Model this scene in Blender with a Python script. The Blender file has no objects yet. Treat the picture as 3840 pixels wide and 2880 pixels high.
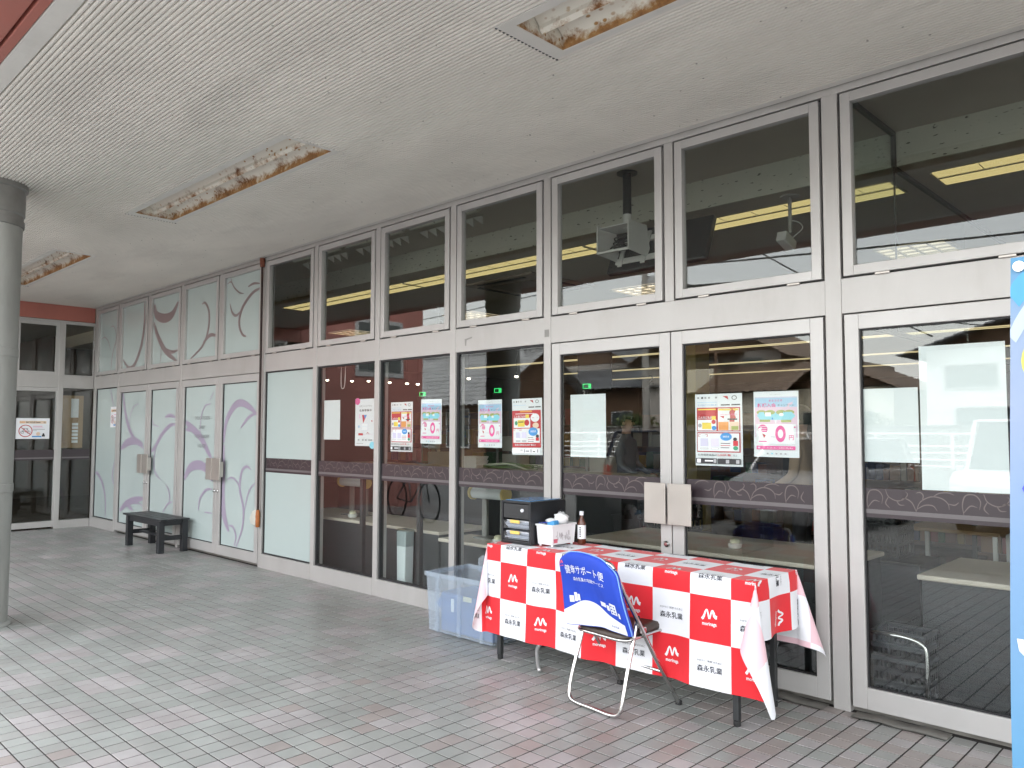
import bpy, bmesh, math, random
from mathutils import Vector, Matrix
random.seed(7)
R = math.radians
sc = bpy.context.scene
col = sc.collection

# ------------------------------------------------------------------ camera
CAM = (0.0, -4.379, 1.5)
YAW, PITCH, ROLL = 0.769533489, 0.0596252, 0.002244455
fw = Vector((-math.sin(YAW)*math.cos(PITCH), math.cos(YAW)*math.cos(PITCH), math.sin(PITCH)))
r0 = Vector((math.cos(YAW), math.sin(YAW), 0)); u0 = r0.cross(fw)
rt = math.cos(ROLL)*r0 + math.sin(ROLL)*u0
up = -math.sin(ROLL)*r0 + math.cos(ROLL)*u0
cd = bpy.data.cameras.new('camera'); cam = bpy.data.objects.new('camera', cd); col.objects.link(cam)
m = Matrix((rt, up, -fw)).transposed().to_4x4(); m.translation = Vector(CAM); cam.matrix_world = m
cd.sensor_fit = 'HORIZONTAL'; cd.sensor_width = 36.0; cd.lens = 27.79; cd.clip_start = 0.05; cd.clip_end = 600
sc.camera = cam

# ------------------------------------------------------------------ sky, sun, exposure
SUN_EL, SUN_AZ = 55.0, 20.0
w = bpy.data.worlds.new('World'); sc.world = w; w.use_nodes = True
nt = w.node_tree; nt.nodes.clear()
sky = nt.nodes.new('ShaderNodeTexSky'); sky.sky_type = 'NISHITA'; sky.sun_disc = False
sky.sun_elevation = R(SUN_EL); sky.sun_rotation = R(SUN_AZ); sky.air_density = 2.0; sky.dust_density = 1.0; sky.ozone_density = 1.0
hs = nt.nodes.new('ShaderNodeHueSaturation'); hs.inputs['Saturation'].default_value = 0.16
bg = nt.nodes.new('ShaderNodeBackground'); bg.inputs['Strength'].default_value = 0.15
wo = nt.nodes.new('ShaderNodeOutputWorld')
nt.links.new(sky.outputs[0], hs.inputs['Color']); nt.links.new(hs.outputs[0], bg.inputs[0]); nt.links.new(bg.outputs[0], wo.inputs[0])
sd = bpy.data.lights.new('sun', 'SUN'); sd.energy = 1.4; sd.angle = R(50); sd.color = (1.0, 0.97, 0.92)
so = bpy.data.objects.new('sun', sd); col.objects.link(so)
az = R(SUN_AZ)
sdir = Vector((math.sin(az)*math.cos(R(SUN_EL)), math.cos(az)*math.cos(R(SUN_EL)), math.sin(R(SUN_EL))))
so.rotation_euler = sdir.to_track_quat('Z', 'Y').to_euler(); so.location = (0, -20, 20)
vs = sc.view_settings; vs.view_transform = 'Standard'; vs.look = 'None'; vs.gamma = 1.0; vs.exposure = 3.0
vs.use_curve_mapping = False
cy = sc.cycles
cy.use_denoising = True
cy.max_bounces = 10; cy.diffuse_bounces = 5; cy.glossy_bounces = 5; cy.transmission_bounces = 8; cy.transparent_max_bounces = 24
cy.sample_clamp_indirect = 8.0; cy.caustics_reflective = False; cy.caustics_refractive = False

# ------------------------------------------------------------------ helpers
BASE = {}
class G:
    def __init__(s): s.v = []; s.f = []; s.m = []
    def add(s, V, F, mi=0):
        o = len(s.v); s.v += [tuple(p) for p in V]
        for f in F: s.f.append(tuple(i+o for i in f)); s.m.append(mi)
        return s
    def box(s, x0, x1, y0, y1, z0, z1, mi=0):
        if x0 > x1: x0, x1 = x1, x0
        if y0 > y1: y0, y1 = y1, y0
        if z0 > z1: z0, z1 = z1, z0
        V = [(x0,y0,z0),(x1,y0,z0),(x1,y1,z0),(x0,y1,z0),(x0,y0,z1),(x1,y0,z1),(x1,y1,z1),(x0,y1,z1)]
        return s.add(V, [(3,2,1,0),(4,5,6,7),(0,1,5,4),(1,2,6,5),(2,3,7,6),(3,0,4,7)], mi)
    def obox(s, c, ax, ay, az, mi=0):
        c, ax, ay, az = Vector(c), Vector(ax), Vector(ay), Vector(az)
        V = [c+ax*i+ay*j+az*k for k in (-.5,.5) for j in (-.5,.5) for i in (-.5,.5)]
        return s.add(V, [(2,3,1,0),(4,5,7,6),(0,1,5,4),(1,3,7,5),(3,2,6,7),(2,0,4,6)], mi)
    def tube(s, pts, r, n=10, mi=0, cap=True, closed=False):
        P = [Vector(p) for p in pts]; N = len(P); rr = r if isinstance(r, (list, tuple)) else [r]*N
        ref = Vector((0,0,1)); V = []; prev = None
        for i in range(N):
            if closed: t = P[(i+1) % N]-P[i-1]
            else: t = P[min(i+1,N-1)]-P[max(i-1,0)]
            t.normalize()
            if prev is None:
                a = ref if abs(t.z) < .9 else Vector((1,0,0))
                q = (a - t*a.dot(t)).normalized()
            else: q = (prev - t*prev.dot(t)).normalized()
            prev = q; b = t.cross(q)
            V += [P[i]+(q*math.cos(2*math.pi*k/n)+b*math.sin(2*math.pi*k/n))*rr[i] for k in range(n)]
        F = []
        for i in range(N if closed else N-1):
            for k in range(n):
                a, b_ = i*n+k, i*n+(k+1) % n; j = (i+1) % N
                F.append((a, b_, j*n+(k+1) % n, j*n+k))
        if cap and not closed: F += [tuple(range(n))[::-1], tuple((N-1)*n+k for k in range(n))]
        return s.add(V, F, mi)
    def cyl(s, p0, p1, r, r1=None, n=14, mi=0): return s.tube([p0, p1], [r, r if r1 is None else r1], n, mi)
    def lathe(s, prof, c=(0,0,0), n=20, mi=0):
        V = []; F = []; N = len(prof)
        for (r, z) in prof:
            V += [(c[0]+r*math.cos(2*math.pi*k/n), c[1]+r*math.sin(2*math.pi*k/n), c[2]+z) for k in range(n)]
        for i in range(N-1):
            for k in range(n): F.append((i*n+k, i*n+(k+1) % n, (i+1)*n+(k+1) % n, (i+1)*n+k))
        F.append(tuple(range(n))[::-1]); F.append(tuple((N-1)*n+k for k in range(n)))
        return s.add(V, F, mi)
    def prism(s, poly, fn, d0, d1, mi=0):      # poly (a,b) -> fn(a,b,d)
        n = len(poly)
        V = [fn(a, b, d0) for a, b in poly]+[fn(a, b, d1) for a, b in poly]
        F = [tuple(range(n))[::-1], tuple(range(n, 2*n))]+[(i, (i+1) % n, n+(i+1) % n, n+i) for i in range(n)]
        return s.add(V, F, mi)
    def poly(s, P, mi=0): return s.add(P, [tuple(range(len(P)))], mi)
    def grid(s, fn, us, vs_, mi=0):
        nu, nv = len(us), len(vs_)
        V = [fn(a, b) for b in vs_ for a in us]
        F = [(j*nu+i, j*nu+i+1, (j+1)*nu+i+1, (j+1)*nu+i) for j in range(nv-1) for i in range(nu-1)]
        if callable(mi):
            o = len(s.v); s.v += [tuple(p) for p in V]
            for j in range(nv-1):
                for i in range(nu-1):
                    s.f.append(tuple(k+o for k in (j*nu+i, j*nu+i+1, (j+1)*nu+i+1, (j+1)*nu+i)))
                    s.m.append(mi((us[i]+us[i+1])/2, (vs_[j]+vs_[j+1])/2))
            return s
        return s.add(V, F, mi)
    def ring(s, x0, x1, z0, z1, wl, wr, wb, wt, y0, y1, mi=0):   # rectangular frame in the xz plane
        s.box(x0, x0+wl, y0, y1, z0, z1, mi); s.box(x1-wr, x1, y0, y1, z0, z1, mi)
        s.box(x0+wl, x1-wr, y0, y1, z0, z0+wb, mi); s.box(x0+wl, x1-wr, y0, y1, z1-wt, z1, mi); return s
    def stroke(s, pts, wd, fn, mi=0, sub=6, tip=0.15, bias=None):
        P = smooth_pts(pts, sub); N = len(P); V = []
        for i, (a, b) in enumerate(P):
            t = i/(N-1); a0, b0 = P[max(i-1,0)]; a1, b1 = P[min(i+1,N-1)]
            dx, dy = a1-a0, b1-b0; L = math.hypot(dx, dy) or 1
            k = wd[min(int(t*(len(wd)-1)+.5), len(wd)-1)] if isinstance(wd, list) else wd*(tip+(1-tip)*math.sin(math.pi*min(max(t*.9+.08,0),1))**.7)
            V += [fn(a-dy/L*k/2, b+dx/L*k/2), fn(a+dy/L*k/2, b-dx/L*k/2)]
        return s.add(V, [(2*i, 2*i+1, 2*i+3, 2*i+2) for i in range(N-1)], mi)
    def text(s, body, size, fn, mi=0, at=(0,0), align='L', bold=0, maxlen=None, wid=None):
        V, T, wd = text_geo(body, bold)
        k = size; kx = size
        if wid: kx = wid/wd
        ox = {'L': 0, 'C': -wd*kx/2, 'R': -wd*kx}[align]
        P = [(at[0]+ox+a*kx, at[1]+b*k) for a, b in V]; F = T
        if maxlen: P, F = split_tris(P, F, maxlen)
        return s.add([fn(a, b) for a, b in P], F, mi)
    def build(s, name, mats, parent=None, smooth=False, bev=0, kind=None, base=None, seg=2, auto=None):
        b = base if base is not None else (BASE.get(parent) if parent else None)
        b = b or (0,0,0)
        me = bpy.data.meshes.new(name)
        me.from_pydata([(p[0]-b[0], p[1]-b[1], p[2]-b[2]) for p in s.v], [], s.f)
        for mt in (mats if isinstance(mats, (list, tuple)) else [mats]): me.materials.append(mt)
        if any(s.m): me.polygons.foreach_set('material_index', s.m)
        if smooth: me.polygons.foreach_set('use_smooth', [True]*len(s.f))
        me.update()
        o = bpy.data.objects.new(name, me); col.objects.link(o)
        if parent: o.parent = parent; BASE[o] = BASE.get(parent)
        elif base is not None: o.location = base; BASE[o] = base
        if bev:
            md = o.modifiers.new('bevel', 'BEVEL'); md.width = bev; md.segments = seg; md.limit_method = 'ANGLE'; md.angle_limit = R(40)
        if kind: o['kind'] = kind
        if smooth and auto:
            try: me.set_sharp_from_angle(angle=R(auto))
            except Exception: pass
        return o
def smooth_pts(pts, sub=6):
    P = [Vector((a, b)) for a, b in pts]
    if len(P) < 3: return [tuple(P[0].lerp(P[-1], i/sub)) for i in range(sub+1)]
    Q = [P[0]*2-P[1]]+P+[P[-1]*2-P[-2]]; out = []
    for i in range(1, len(Q)-2):
        a, b, c, d = Q[i-1:i+3]
        for k in range(sub):
            t = k/sub
            out.append(tuple(0.5*((2*b)+(c-a)*t+(2*a-5*b+4*c-d)*t*t+(3*b-a-3*c+d)*t**3)))
    out.append(tuple(P[-1])); return out
def smooth3(pts, sub=6):
    P = [Vector(p) for p in pts]
    Q = [P[0]*2-P[1]]+P+[P[-1]*2-P[-2]]; out = []
    for i in range(1, len(Q)-2):
        a, b, c, d = Q[i-1:i+3]
        for k in range(sub):
            t = k/sub
            out.append(0.5*((2*b)+(c-a)*t+(2*a-5*b+4*c-d)*t*t+(3*b-a-3*c+d)*t**3))
    out.append(P[-1]); return out
_TX = {}
def text_geo(body, bold=0):
    if (body, bold) in _TX: return _TX[(body, bold)]
    c = bpy.data.curves.new('t', 'FONT'); c.body = body; c.offset = bold; c.resolution_u = 2
    o = bpy.data.objects.new('t', c); col.objects.link(o)
    bpy.context.view_layer.update()
    me = bpy.data.meshes.new_from_object(o.evaluated_get(bpy.context.evaluated_depsgraph_get()))
    bm = bmesh.new(); bm.from_mesh(me); bmesh.ops.triangulate(bm, faces=bm.faces[:]); bm.verts.index_update()
    V = [(p.co.x, p.co.y) for p in bm.verts]; T = []
    for f in bm.faces:
        i = [p.index for p in f.verts]
        a, b, d = (V[k] for k in i)
        if (b[0]-a[0])*(d[1]-a[1])-(b[1]-a[1])*(d[0]-a[0]) < 0: i = i[::-1]
        T.append(tuple(i))
    bm.free(); bpy.data.objects.remove(o); bpy.data.curves.remove(c); bpy.data.meshes.remove(me)
    wd = max((p[0] for p in V), default=0)
    _TX[(body, bold)] = (V, T, wd); return V, T, wd
def split_tris(P, T, L):
    P = list(P); cache = {}
    def mid(a, b):
        k = (min(a,b), max(a,b))
        if k not in cache: P.append(((P[a][0]+P[b][0])/2, (P[a][1]+P[b][1])/2)); cache[k] = len(P)-1
        return cache[k]
    out = []; st = list(T)
    while st:
        t = st.pop(); d = [math.dist(P[t[i]], P[t[(i+1) % 3]]) for i in range(3)]; i = d.index(max(d))
        if d[i] <= L: out.append(t); continue
        a, b, c = t[i], t[(i+1) % 3], t[(i+2) % 3]; k = mid(a, b); st += [(a, k, c), (k, b, c)]
    return P, out
def tag(o, label, cat, group=None):
    o['label'] = label; o['category'] = cat
    if group: o['group'] = group
    return o
def thing(name, label, cat, loc=(0,0,0), rz=0, group=None, local=False):
    o = bpy.data.objects.new(name, None); col.objects.link(o); o.location = loc; o.rotation_euler = (0,0,rz)
    o.empty_display_size = .1
    BASE[o] = None if (rz or local) else tuple(loc)
    return tag(o, label, cat, group)
def copy_tree(o, loc=None, rz=None, parent=None):
    c = o.copy(); col.objects.link(c)
    if parent: c.parent = parent
    if loc is not None: c.location = loc
    if rz is not None: c.rotation_euler = (0,0,rz)
    BASE[c] = BASE.get(o)
    for ch in list(o.children): copy_tree(ch, parent=c)
    return c
def xz(y): return lambda a, b: (a, y, b)

# ------------------------------------------------------------------ materials
MT = {}
def N(nt, t, **k):
    n = nt.nodes.new(t)
    for a, b in k.items(): setattr(n, a, b)
    return n
def pm(name, c, rough=.5, metal=0, var=.1, scale=6, bump=0, bscale=60, spec=.5, rvar=.08, dirt=0, dirtc=(.12,.11,.1), dscale=3, aniso=None, trans=0, world=False):
    if name in MT: return MT[name]
    mt = bpy.data.materials.new(name); MT[name] = mt; mt.use_nodes = True
    nt = mt.node_tree; b = nt.nodes['Principled BSDF']; L = nt.links.new
    tc = N(nt, 'ShaderNodeTexCoord'); co = tc.outputs['Object']
    if world: co = N(nt, 'ShaderNodeNewGeometry').outputs['Position']
    if aniso:
        mp = N(nt, 'ShaderNodeMapping'); mp.inputs['Scale'].default_value = aniso; L(co, mp.inputs[0]); co = mp.outputs[0]
    n1 = N(nt, 'ShaderNodeTexNoise'); n1.inputs['Scale'].default_value = scale; n1.inputs['Detail'].default_value = 6; n1.inputs['Roughness'].default_value = .6; L(co, n1.inputs['Vector'])
    mr = N(nt, 'ShaderNodeMapRange'); mr.inputs[1].default_value = .3; mr.inputs[2].default_value = .7; mr.inputs[3].default_value = 1-var; mr.inputs[4].default_value = 1+var*.6; L(n1.outputs['Fac'], mr.inputs[0])
    mx = N(nt, 'ShaderNodeMix', data_type='RGBA', blend_type='MULTIPLY'); mx.inputs[0].default_value = 1; mx.inputs[6].default_value = (*c, 1); L(mr.outputs[0], mx.inputs[7])
    out = mx.outputs[2]
    if dirt:
        n2 = N(nt, 'ShaderNodeTexNoise'); n2.inputs['Scale'].default_value = dscale; n2.inputs['Detail'].default_value = 9; n2.inputs['Roughness'].default_value = .72; L(co, n2.inputs['Vector'])
        m2 = N(nt, 'ShaderNodeMapRange'); m2.inputs[1].default_value = .52; m2.inputs[2].default_value = .74; m2.inputs[3].default_value = 0; m2.inputs[4].default_value = dirt; L(n2.outputs['Fac'], m2.inputs[0])
        mx2 = N(nt, 'ShaderNodeMix', data_type='RGBA'); L(m2.outputs[0], mx2.inputs[0]); L(out, mx2.inputs[6]); mx2.inputs[7].default_value = (*dirtc, 1); out = mx2.outputs[2]
    L(out, b.inputs['Base Color'])
    r2 = N(nt, 'ShaderNodeMapRange'); r2.inputs[1].default_value = .3; r2.inputs[2].default_value = .7; r2.inputs[3].default_value = max(rough-rvar, .02 if rough < .3 else .3); r2.inputs[4].default_value = min(rough+rvar, 1 if rough >= .3 else .26); L(n1.outputs['Fac'], r2.inputs[0]); L(r2.outputs[0], b.inputs['Roughness'])
    b.inputs['Metallic'].default_value = metal; b.inputs['Specular IOR Level'].default_value = spec
    if trans: b.inputs['Transmission Weight'].default_value = trans
    if bump:
        n3 = N(nt, 'ShaderNodeTexNoise'); n3.inputs['Scale'].default_value = bscale; n3.inputs['Detail'].default_value = 4; L(co, n3.inputs['Vector'])
        bp = N(nt, 'ShaderNodeBump'); bp.inputs['Strength'].default_value = bump; bp.inputs['Distance'].default_value = .004; L(n3.outputs['Fac'], bp.inputs['Height']); L(bp.outputs[0], b.inputs['Normal'])
    return mt
def flat(name, c, rough=.55): return pm(name, c, rough, var=.03, scale=30, rvar=.04)
def emis(name, c, s):
    if name in MT: return MT[name]
    mt = bpy.data.materials.new(name); MT[name] = mt; mt.use_nodes = True; nt = mt.node_tree; nt.nodes.clear()
    e = N(nt, 'ShaderNodeEmission'); e.inputs[0].default_value = (*c, 1); e.inputs[1].default_value = s
    n1 = N(nt, 'ShaderNodeTexNoise'); n1.inputs['Scale'].default_value = 3; mr = N(nt, 'ShaderNodeMapRange'); mr.inputs[3].default_value = s*.85; mr.inputs[4].default_value = s*1.15
    nt.links.new(n1.outputs['Fac'], mr.inputs[0]); nt.links.new(mr.outputs[0], e.inputs[1])
    o = N(nt, 'ShaderNodeOutputMaterial'); nt.links.new(e.outputs[0], o.inputs[0]); return mt
def glass(name, tint=(.94,.96,.95), refl=.8, wav=.012, rough=0.0):
    if name in MT: return MT[name]
    mt = bpy.data.materials.new(name); MT[name] = mt; mt.use_nodes = True; nt = mt.node_tree; nt.nodes.clear(); L = nt.links.new
    lw = N(nt, 'ShaderNodeLayerWeight'); lw.inputs[0].default_value = .5
    p = N(nt, 'ShaderNodeMath', operation='POWER'); L(lw.outputs['Facing'], p.inputs[0]); p.inputs[1].default_value = 5
    k = N(nt, 'ShaderNodeMath', operation='MULTIPLY_ADD'); L(p.outputs[0], k.inputs[0]); k.inputs[1].default_value = .95*refl; k.inputs[2].default_value = .045*refl
    tr = N(nt, 'ShaderNodeBsdfTransparent'); tr.inputs[0].default_value = (*tint, 1)
    gl = N(nt, 'ShaderNodeBsdfGlossy'); gl.inputs['Roughness'].default_value = rough; gl.inputs[0].default_value = (.97,.98,1,1)
    tc = N(nt, 'ShaderNodeTexCoord'); n3 = N(nt, 'ShaderNodeTexNoise'); n3.inputs['Scale'].default_value = 1.3; n3.inputs['Detail'].default_value = 1; L(tc.outputs['Object'], n3.inputs['Vector'])
    bp = N(nt, 'ShaderNodeBump'); bp.inputs['Strength'].default_value = wav; bp.inputs['Distance'].default_value = .05; L(n3.outputs['Fac'], bp.inputs['Height']); L(bp.outputs[0], gl.inputs['Normal'])
    mx = N(nt, 'ShaderNodeMixShader'); L(k.outputs[0], mx.inputs[0]); L(tr.outputs[0], mx.inputs[1]); L(gl.outputs[0], mx.inputs[2])
    o = N(nt, 'ShaderNodeOutputMaterial'); L(mx.outputs[0], o.inputs[0]); return mt
ALU = pm('aluminium_frame', (.445,.435,.428), .42, .25, var=.07, scale=2.5, dirt=.35, dirtc=(.33,.31,.29), dscale=2.2, aniso=(1,1,.35))
ALU2 = pm('aluminium_sash', (.455,.447,.442), .4, .25, var=.06, scale=3, dirt=.25, dirtc=(.36,.34,.32), dscale=3)
GASK = flat('black_gasket', (.018,.018,.02), .6)
STEEL = pm('brushed_steel', (.46,.43,.40), .36, .6, var=.03, scale=4, rvar=.06)
CHROME = pm('chrome_tube', (.55,.545,.54), .13, 1.0, var=.05, scale=10)
GLASS = glass('window_glass')
BLACKP = pm('black_paint', (.012,.014,.018), .42, var=.2, scale=9)
WHITEP = pm('white_paper', (.78,.80,.84), .55, var=.02, scale=3)
RUBBER = flat('black_rubber', (.015,.015,.016), .75)
# ================================================================== ground, pavement tiles
asph = pm('asphalt', (.18,.178,.172), .85, var=.25, scale=1.2, bump=.6, bscale=90)
g = G(); g.box(-120, 120, -160, -5.16, -.5, -.12); g.build('ground', asph, kind='structure')
g = G(); g.box(-120, 120, 24.5, 160, -.5, -.1); g.build('terrain', asph, kind='structure')
grout = pm('floor_grout', (.032,.028,.026), .95, var=.3, scale=14, dirt=.5, dirtc=(.05,.048,.045))
g = G(); g.box(-13.6, 4.0, -5.15, .12, -.3, -.0028); pav = g.build('pavement', grout, kind='structure')
def tile_mat(name, c):
    mt = pm(name, c, .36, var=.2, scale=2.6, rvar=.05, world=True)
    return mt
TM = [tile_mat('tile_grey_green', (.285,.295,.282)), tile_mat('tile_grey', (.285,.287,.276)), tile_mat('tile_pale_green', (.30,.31,.298)),
      tile_mat('tile_pink_grey', (.352,.334,.335)), tile_mat('tile_rose', (.335,.312,.312)), tile_mat('tile_brown_grey', (.295,.262,.25))]
PX, PY, X00, Y00 = .1055, .1067, -1.742, -1.475
def proj(p):
    d = Vector(p)-Vector(CAM); z = d.dot(fw)
    return (d.dot(rt)/z*2964.2+1920, 1440-d.dot(up)/z*2964.2, z) if z > .2 else None
def tile_geo(wx, wy):
    a, b, c = wx/2, wy/2, .001
    V = [(-a,-b,-.014),(a,-b,-.014),(a,b,-.014),(-a,b,-.014),(-a,-b,-.0008),(a,-b,-.0008),(a,b,-.0008),(-a,b,-.0008),(-a+c,-b+c,0),(a-c,-b+c,0),(a-c,b-c,0),(-a+c,b-c,0)]
    F = [(8,9,10,11)]+[(i, (i+1) % 4, 4+(i+1) % 4, 4+i) for i in range(4)]+[(4+i, 4+(i+1) % 4, 8+(i+1) % 4, 8+i) for i in range(4)]
    return V, F
TV, TF = tile_geo(PX-.0092, PY-.0082)
rnd = random.Random(3); tiles = []
for j in range(-35, 15):
    y = Y00+(j+.5)*PY
    if y > .02 or y < -5.12: continue
    for i in range(-112, 55):
        x = X00+(i+.5)*PX
        if x < -13.52 or x > 3.95: continue
        br = j//4; inb = (j % 4) < 3
        off = (-29 if br % 2 == 0 else -25)
        ib = (i-off) % 8 < 3
        pink = inb and ib
        near = 1/(1+math.exp(-(x+2.5)*2.2))
        k = rnd.random()
        if pink: mi = 3 if k < .6 else 4
        else: mi = 0 if k < .42 else (1 if k < .72 else 2)
        if rnd.random() < near*.75: mi = rnd.choice([5, 5, 1, 4, 5])
        q = proj((x, y, 0)); area = 0
        if q and -40 < q[0] < 3880 and -40 < q[1] < 2920: area = 1/q[2]**3*abs(CAM[2])
        tiles.append((area, x, y, mi, rnd.uniform(-.0012,.0012), rnd.uniform(-.0012,.0012), rnd.uniform(-.0004,.0004)))
tiles.sort(reverse=True)
tms = []
for mi in range(6):
    me = bpy.data.meshes.new('floor_tile'); me.from_pydata(TV, [], TF); me.materials.append(TM[mi]); tms.append(me)
for (ar, x, y, mi, tx, ty, dz) in tiles[:300]:
    o = bpy.data.objects.new('floor_tile', tms[mi]); col.objects.link(o); o.parent = pav
    o.location = (x, y, dz); o.rotation_euler = (tx, ty, 0)
g = G()
for (ar, x, y, mi, tx, ty, dz) in tiles[300:]:
    g.add([(x+a, y+b, c+dz+tx*b-ty*a) for a, b, c in TV], TF, mi)
g.build('floor_tiles', TM, pav, kind='stuff')
g = G(); g.box(-13.6, 4.0, -5.30, -5.152, -.3, .002); g.build('kerb', pm('kerb_concrete', (.32,.31,.29), .8, var=.2, scale=5, bump=.4), pav, bev=.01)

# ================================================================== canopy
ZC = 3.437
ceilm = pm('canopy_ceiling_paint', (.79,.765,.71), .6, var=.1, scale=1.2, dirt=.5, dirtc=(.50,.48,.44), dscale=1.1, aniso=(.5,1.3,1), rvar=.1)
# small dark specks on the ceiling paint
nt = ceilm.node_tree; bs = nt.nodes['Principled BSDF']; src = bs.inputs['Base Color'].links[0].from_socket
vo = N(nt, 'ShaderNodeTexVoronoi'); vo.inputs['Scale'].default_value = 9; vo.inputs['Randomness'].default_value = 1
tc = N(nt, 'ShaderNodeTexCoord'); nt.links.new(tc.outputs['Object'], vo.inputs['Vector'])
cr = N(nt, 'ShaderNodeMapRange'); cr.inputs[1].default_value = .03; cr.inputs[2].default_value = .075; cr.inputs[3].default_value = .75; cr.inputs[4].default_value = 0; nt.links.new(vo.outputs['Distance'], cr.inputs[0])
mx = N(nt, 'ShaderNodeMix', data_type='RGBA'); nt.links.new(cr.outputs[0], mx.inputs[0]); nt.links.new(src, mx.inputs[6]); mx.inputs[7].default_value = (.1,.09,.08,1); nt.links.new(mx.outputs[2], bs.inputs['Base Color'])
salmon = pm('salmon_paint', (.40,.135,.105), .5, var=.1, scale=2, dirt=.25, dirtc=(.25,.1,.08))
trimp = pm('canopy_trim_paint', (.68,.67,.635), .55, var=.05, scale=4, dirt=.3, dirtc=(.4,.39,.37))
can = thing('canopy', 'white ribbed metal canopy ceiling with salmon fascia above the shop walkway', 'canopy', (0,0,ZC))
LIGHTS = [(-2.54, .07), (-7.25, -4.64), (-11.96, -9.40)]
LY0, LY1 = -1.735, -1.39
FL = [(a-.085, b+.035) for a, b in LIGHTS]; FY0, FY1 = -1.79, -1.345
PITCHR = .02622
prof = [(0, .0), (.0004, .022), (.0068, .022), (.0072, .0), (.0167, -.0022)]
y = -3.235; strip = {}; ns = 0; k = 0
while y < -.075:
    segs = [(-13.48, 3.4)]
    if y+PITCHR*.5 > FY0 and y+PITCHR*.5 < FY1:
        segs = []; x = -13.48
        for a, b in sorted(FL): segs.append((x, a)); x = b
        segs.append((x, 3.4))
    P = [(y+a, ZC+b) for a, b in prof]+[(y+PITCHR, ZC)]
    for (xa, xb) in segs:
        sg = strip.setdefault((xa, xb), G())
        n = max(1, int((xb-xa)/1.2))
        xs = [xa+(xb-xa)*t/n for t in range(n+1)]
        for a, b in zip(P, P[1:]):
            V = [(xx, q[0], q[1]) for xx in xs for q in (a, b)]
            sg.add(V, [(2*t, 2*t+1, 2*t+3, 2*t+2) for t in range(n)])
    y += PITCHR; k += 1
    if k % 10 == 0 or y >= -.075:
        for sg in strip.values(): sg.build('ceiling_strip', ceilm, can)
        strip = {}
g = G(); g.box(-13.48, 3.4, -3.40, -.012, ZC+.16, ZC+.62); g.build('roof_slab', trimp, can)
g = G(); g.box(-13.48, 3.4, -3.335, -3.237, ZC-.002, ZC+.15); g.box(-13.48, 3.4, -.074, -.014, ZC-.002, ZC+.15); g.build('ceiling_trim', trimp, can, bev=.004)
g = G(); g.prism([(-3.338, ZC-.004), (-3.385, ZC-.004), (-3.385, ZC+.03), (-3.40, ZC+.03), (-3.40, ZC-.004), (-3.62, ZC-.004), (-3.66, ZC+.05), (-3.66, ZC+.60), (-3.338, ZC+.60)], lambda a, b, d: (d, a, b), -13.46, 3.4); g.build('fascia', salmon, can, bev=.005)
# light flanges
enam = bpy.data.materials.new('rusty_white_enamel'); enam.use_nodes = True
nt = enam.node_tree; b = nt.nodes['Principled BSDF']; L = nt.links.new
tc = N(nt, 'ShaderNodeTexCoord'); geo = N(nt, 'ShaderNodeNewGeometry')
n1 = N(nt, 'ShaderNodeTexNoise'); n1.inputs['Scale'].default_value = 5; n1.inputs['Detail'].default_value = 10; n1.inputs['Roughness'].default_value = .75; L(tc.outputs['Object'], n1.inputs['Vector'])
mp = N(nt, 'ShaderNodeMapping'); mp.inputs['Scale'].default_value = (.7,1.3,1); L(tc.outputs['Object'], mp.inputs[0])
v1 = N(nt, 'ShaderNodeTexVoronoi'); v1.inputs['Scale'].default_value = 26; L(mp.outputs[0], v1.inputs['Vector'])
n2 = N(nt, 'ShaderNodeTexNoise'); n2.inputs['Scale'].default_value = 1.7; n2.inputs['Detail'].default_value = 3; L(tc.outputs['Object'], n2.inputs['Vector'])
sp = N(nt, 'ShaderNodeMapRange'); sp.inputs[1].default_value = .18; sp.inputs[2].default_value = .30; sp.inputs[3].default_value = 1; sp.inputs[4].default_value = 0; L(v1.outputs['Distance'], sp.inputs[0])
sp2 = N(nt, 'ShaderNodeMapRange'); sp2.inputs[1].default_value = .40; sp2.inputs[2].default_value = .55; L(n2.outputs['Fac'], sp2.inputs[0])
ml = N(nt, 'ShaderNodeMath', operation='MULTIPLY'); L(sp.outputs[0], ml.inputs[0]); L(sp2.outputs[0], ml.inputs[1])
sx = N(nt, 'ShaderNodeSeparateXYZ'); L(tc.outputs['Object'], sx.inputs[0])
edge = N(nt, 'ShaderNodeMapRange'); edge.inputs[1].default_value = .0; edge.inputs[2].default_value = .075; edge.inputs[3].default_value = .16; edge.inputs[4].default_value = -.03; L(sx.outputs['Z'], edge.inputs[0])
ab = N(nt, 'ShaderNodeMath', operation='ABSOLUTE'); L(sx.outputs['Y'], ab.inputs[0])
ey = N(nt, 'ShaderNodeMapRange'); ey.inputs[1].default_value = .09; ey.inputs[2].default_value = .172; ey.inputs[3].default_value = 0; ey.inputs[4].default_value = .10; L(ab.outputs[0], ey.inputs[0])
a0 = N(nt, 'ShaderNodeMath', operation='ADD'); L(n1.outputs['Fac'], a0.inputs[0]); L(ey.outputs[0], a0.inputs[1])
ad = N(nt, 'ShaderNodeMath', operation='ADD'); L(a0.outputs[0], ad.inputs[0]); L(edge.outputs[0], ad.inputs[1])
pr = N(nt, 'ShaderNodeMapRange'); pr.inputs[1].default_value = .56; pr.inputs[2].default_value = .70; L(ad.outputs[0], pr.inputs[0])
mxx = N(nt, 'ShaderNodeMath', operation='MAXIMUM'); L(ml.outputs[0], mxx.inputs[0]); L(pr.outputs[0], mxx.inputs[1])
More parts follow.
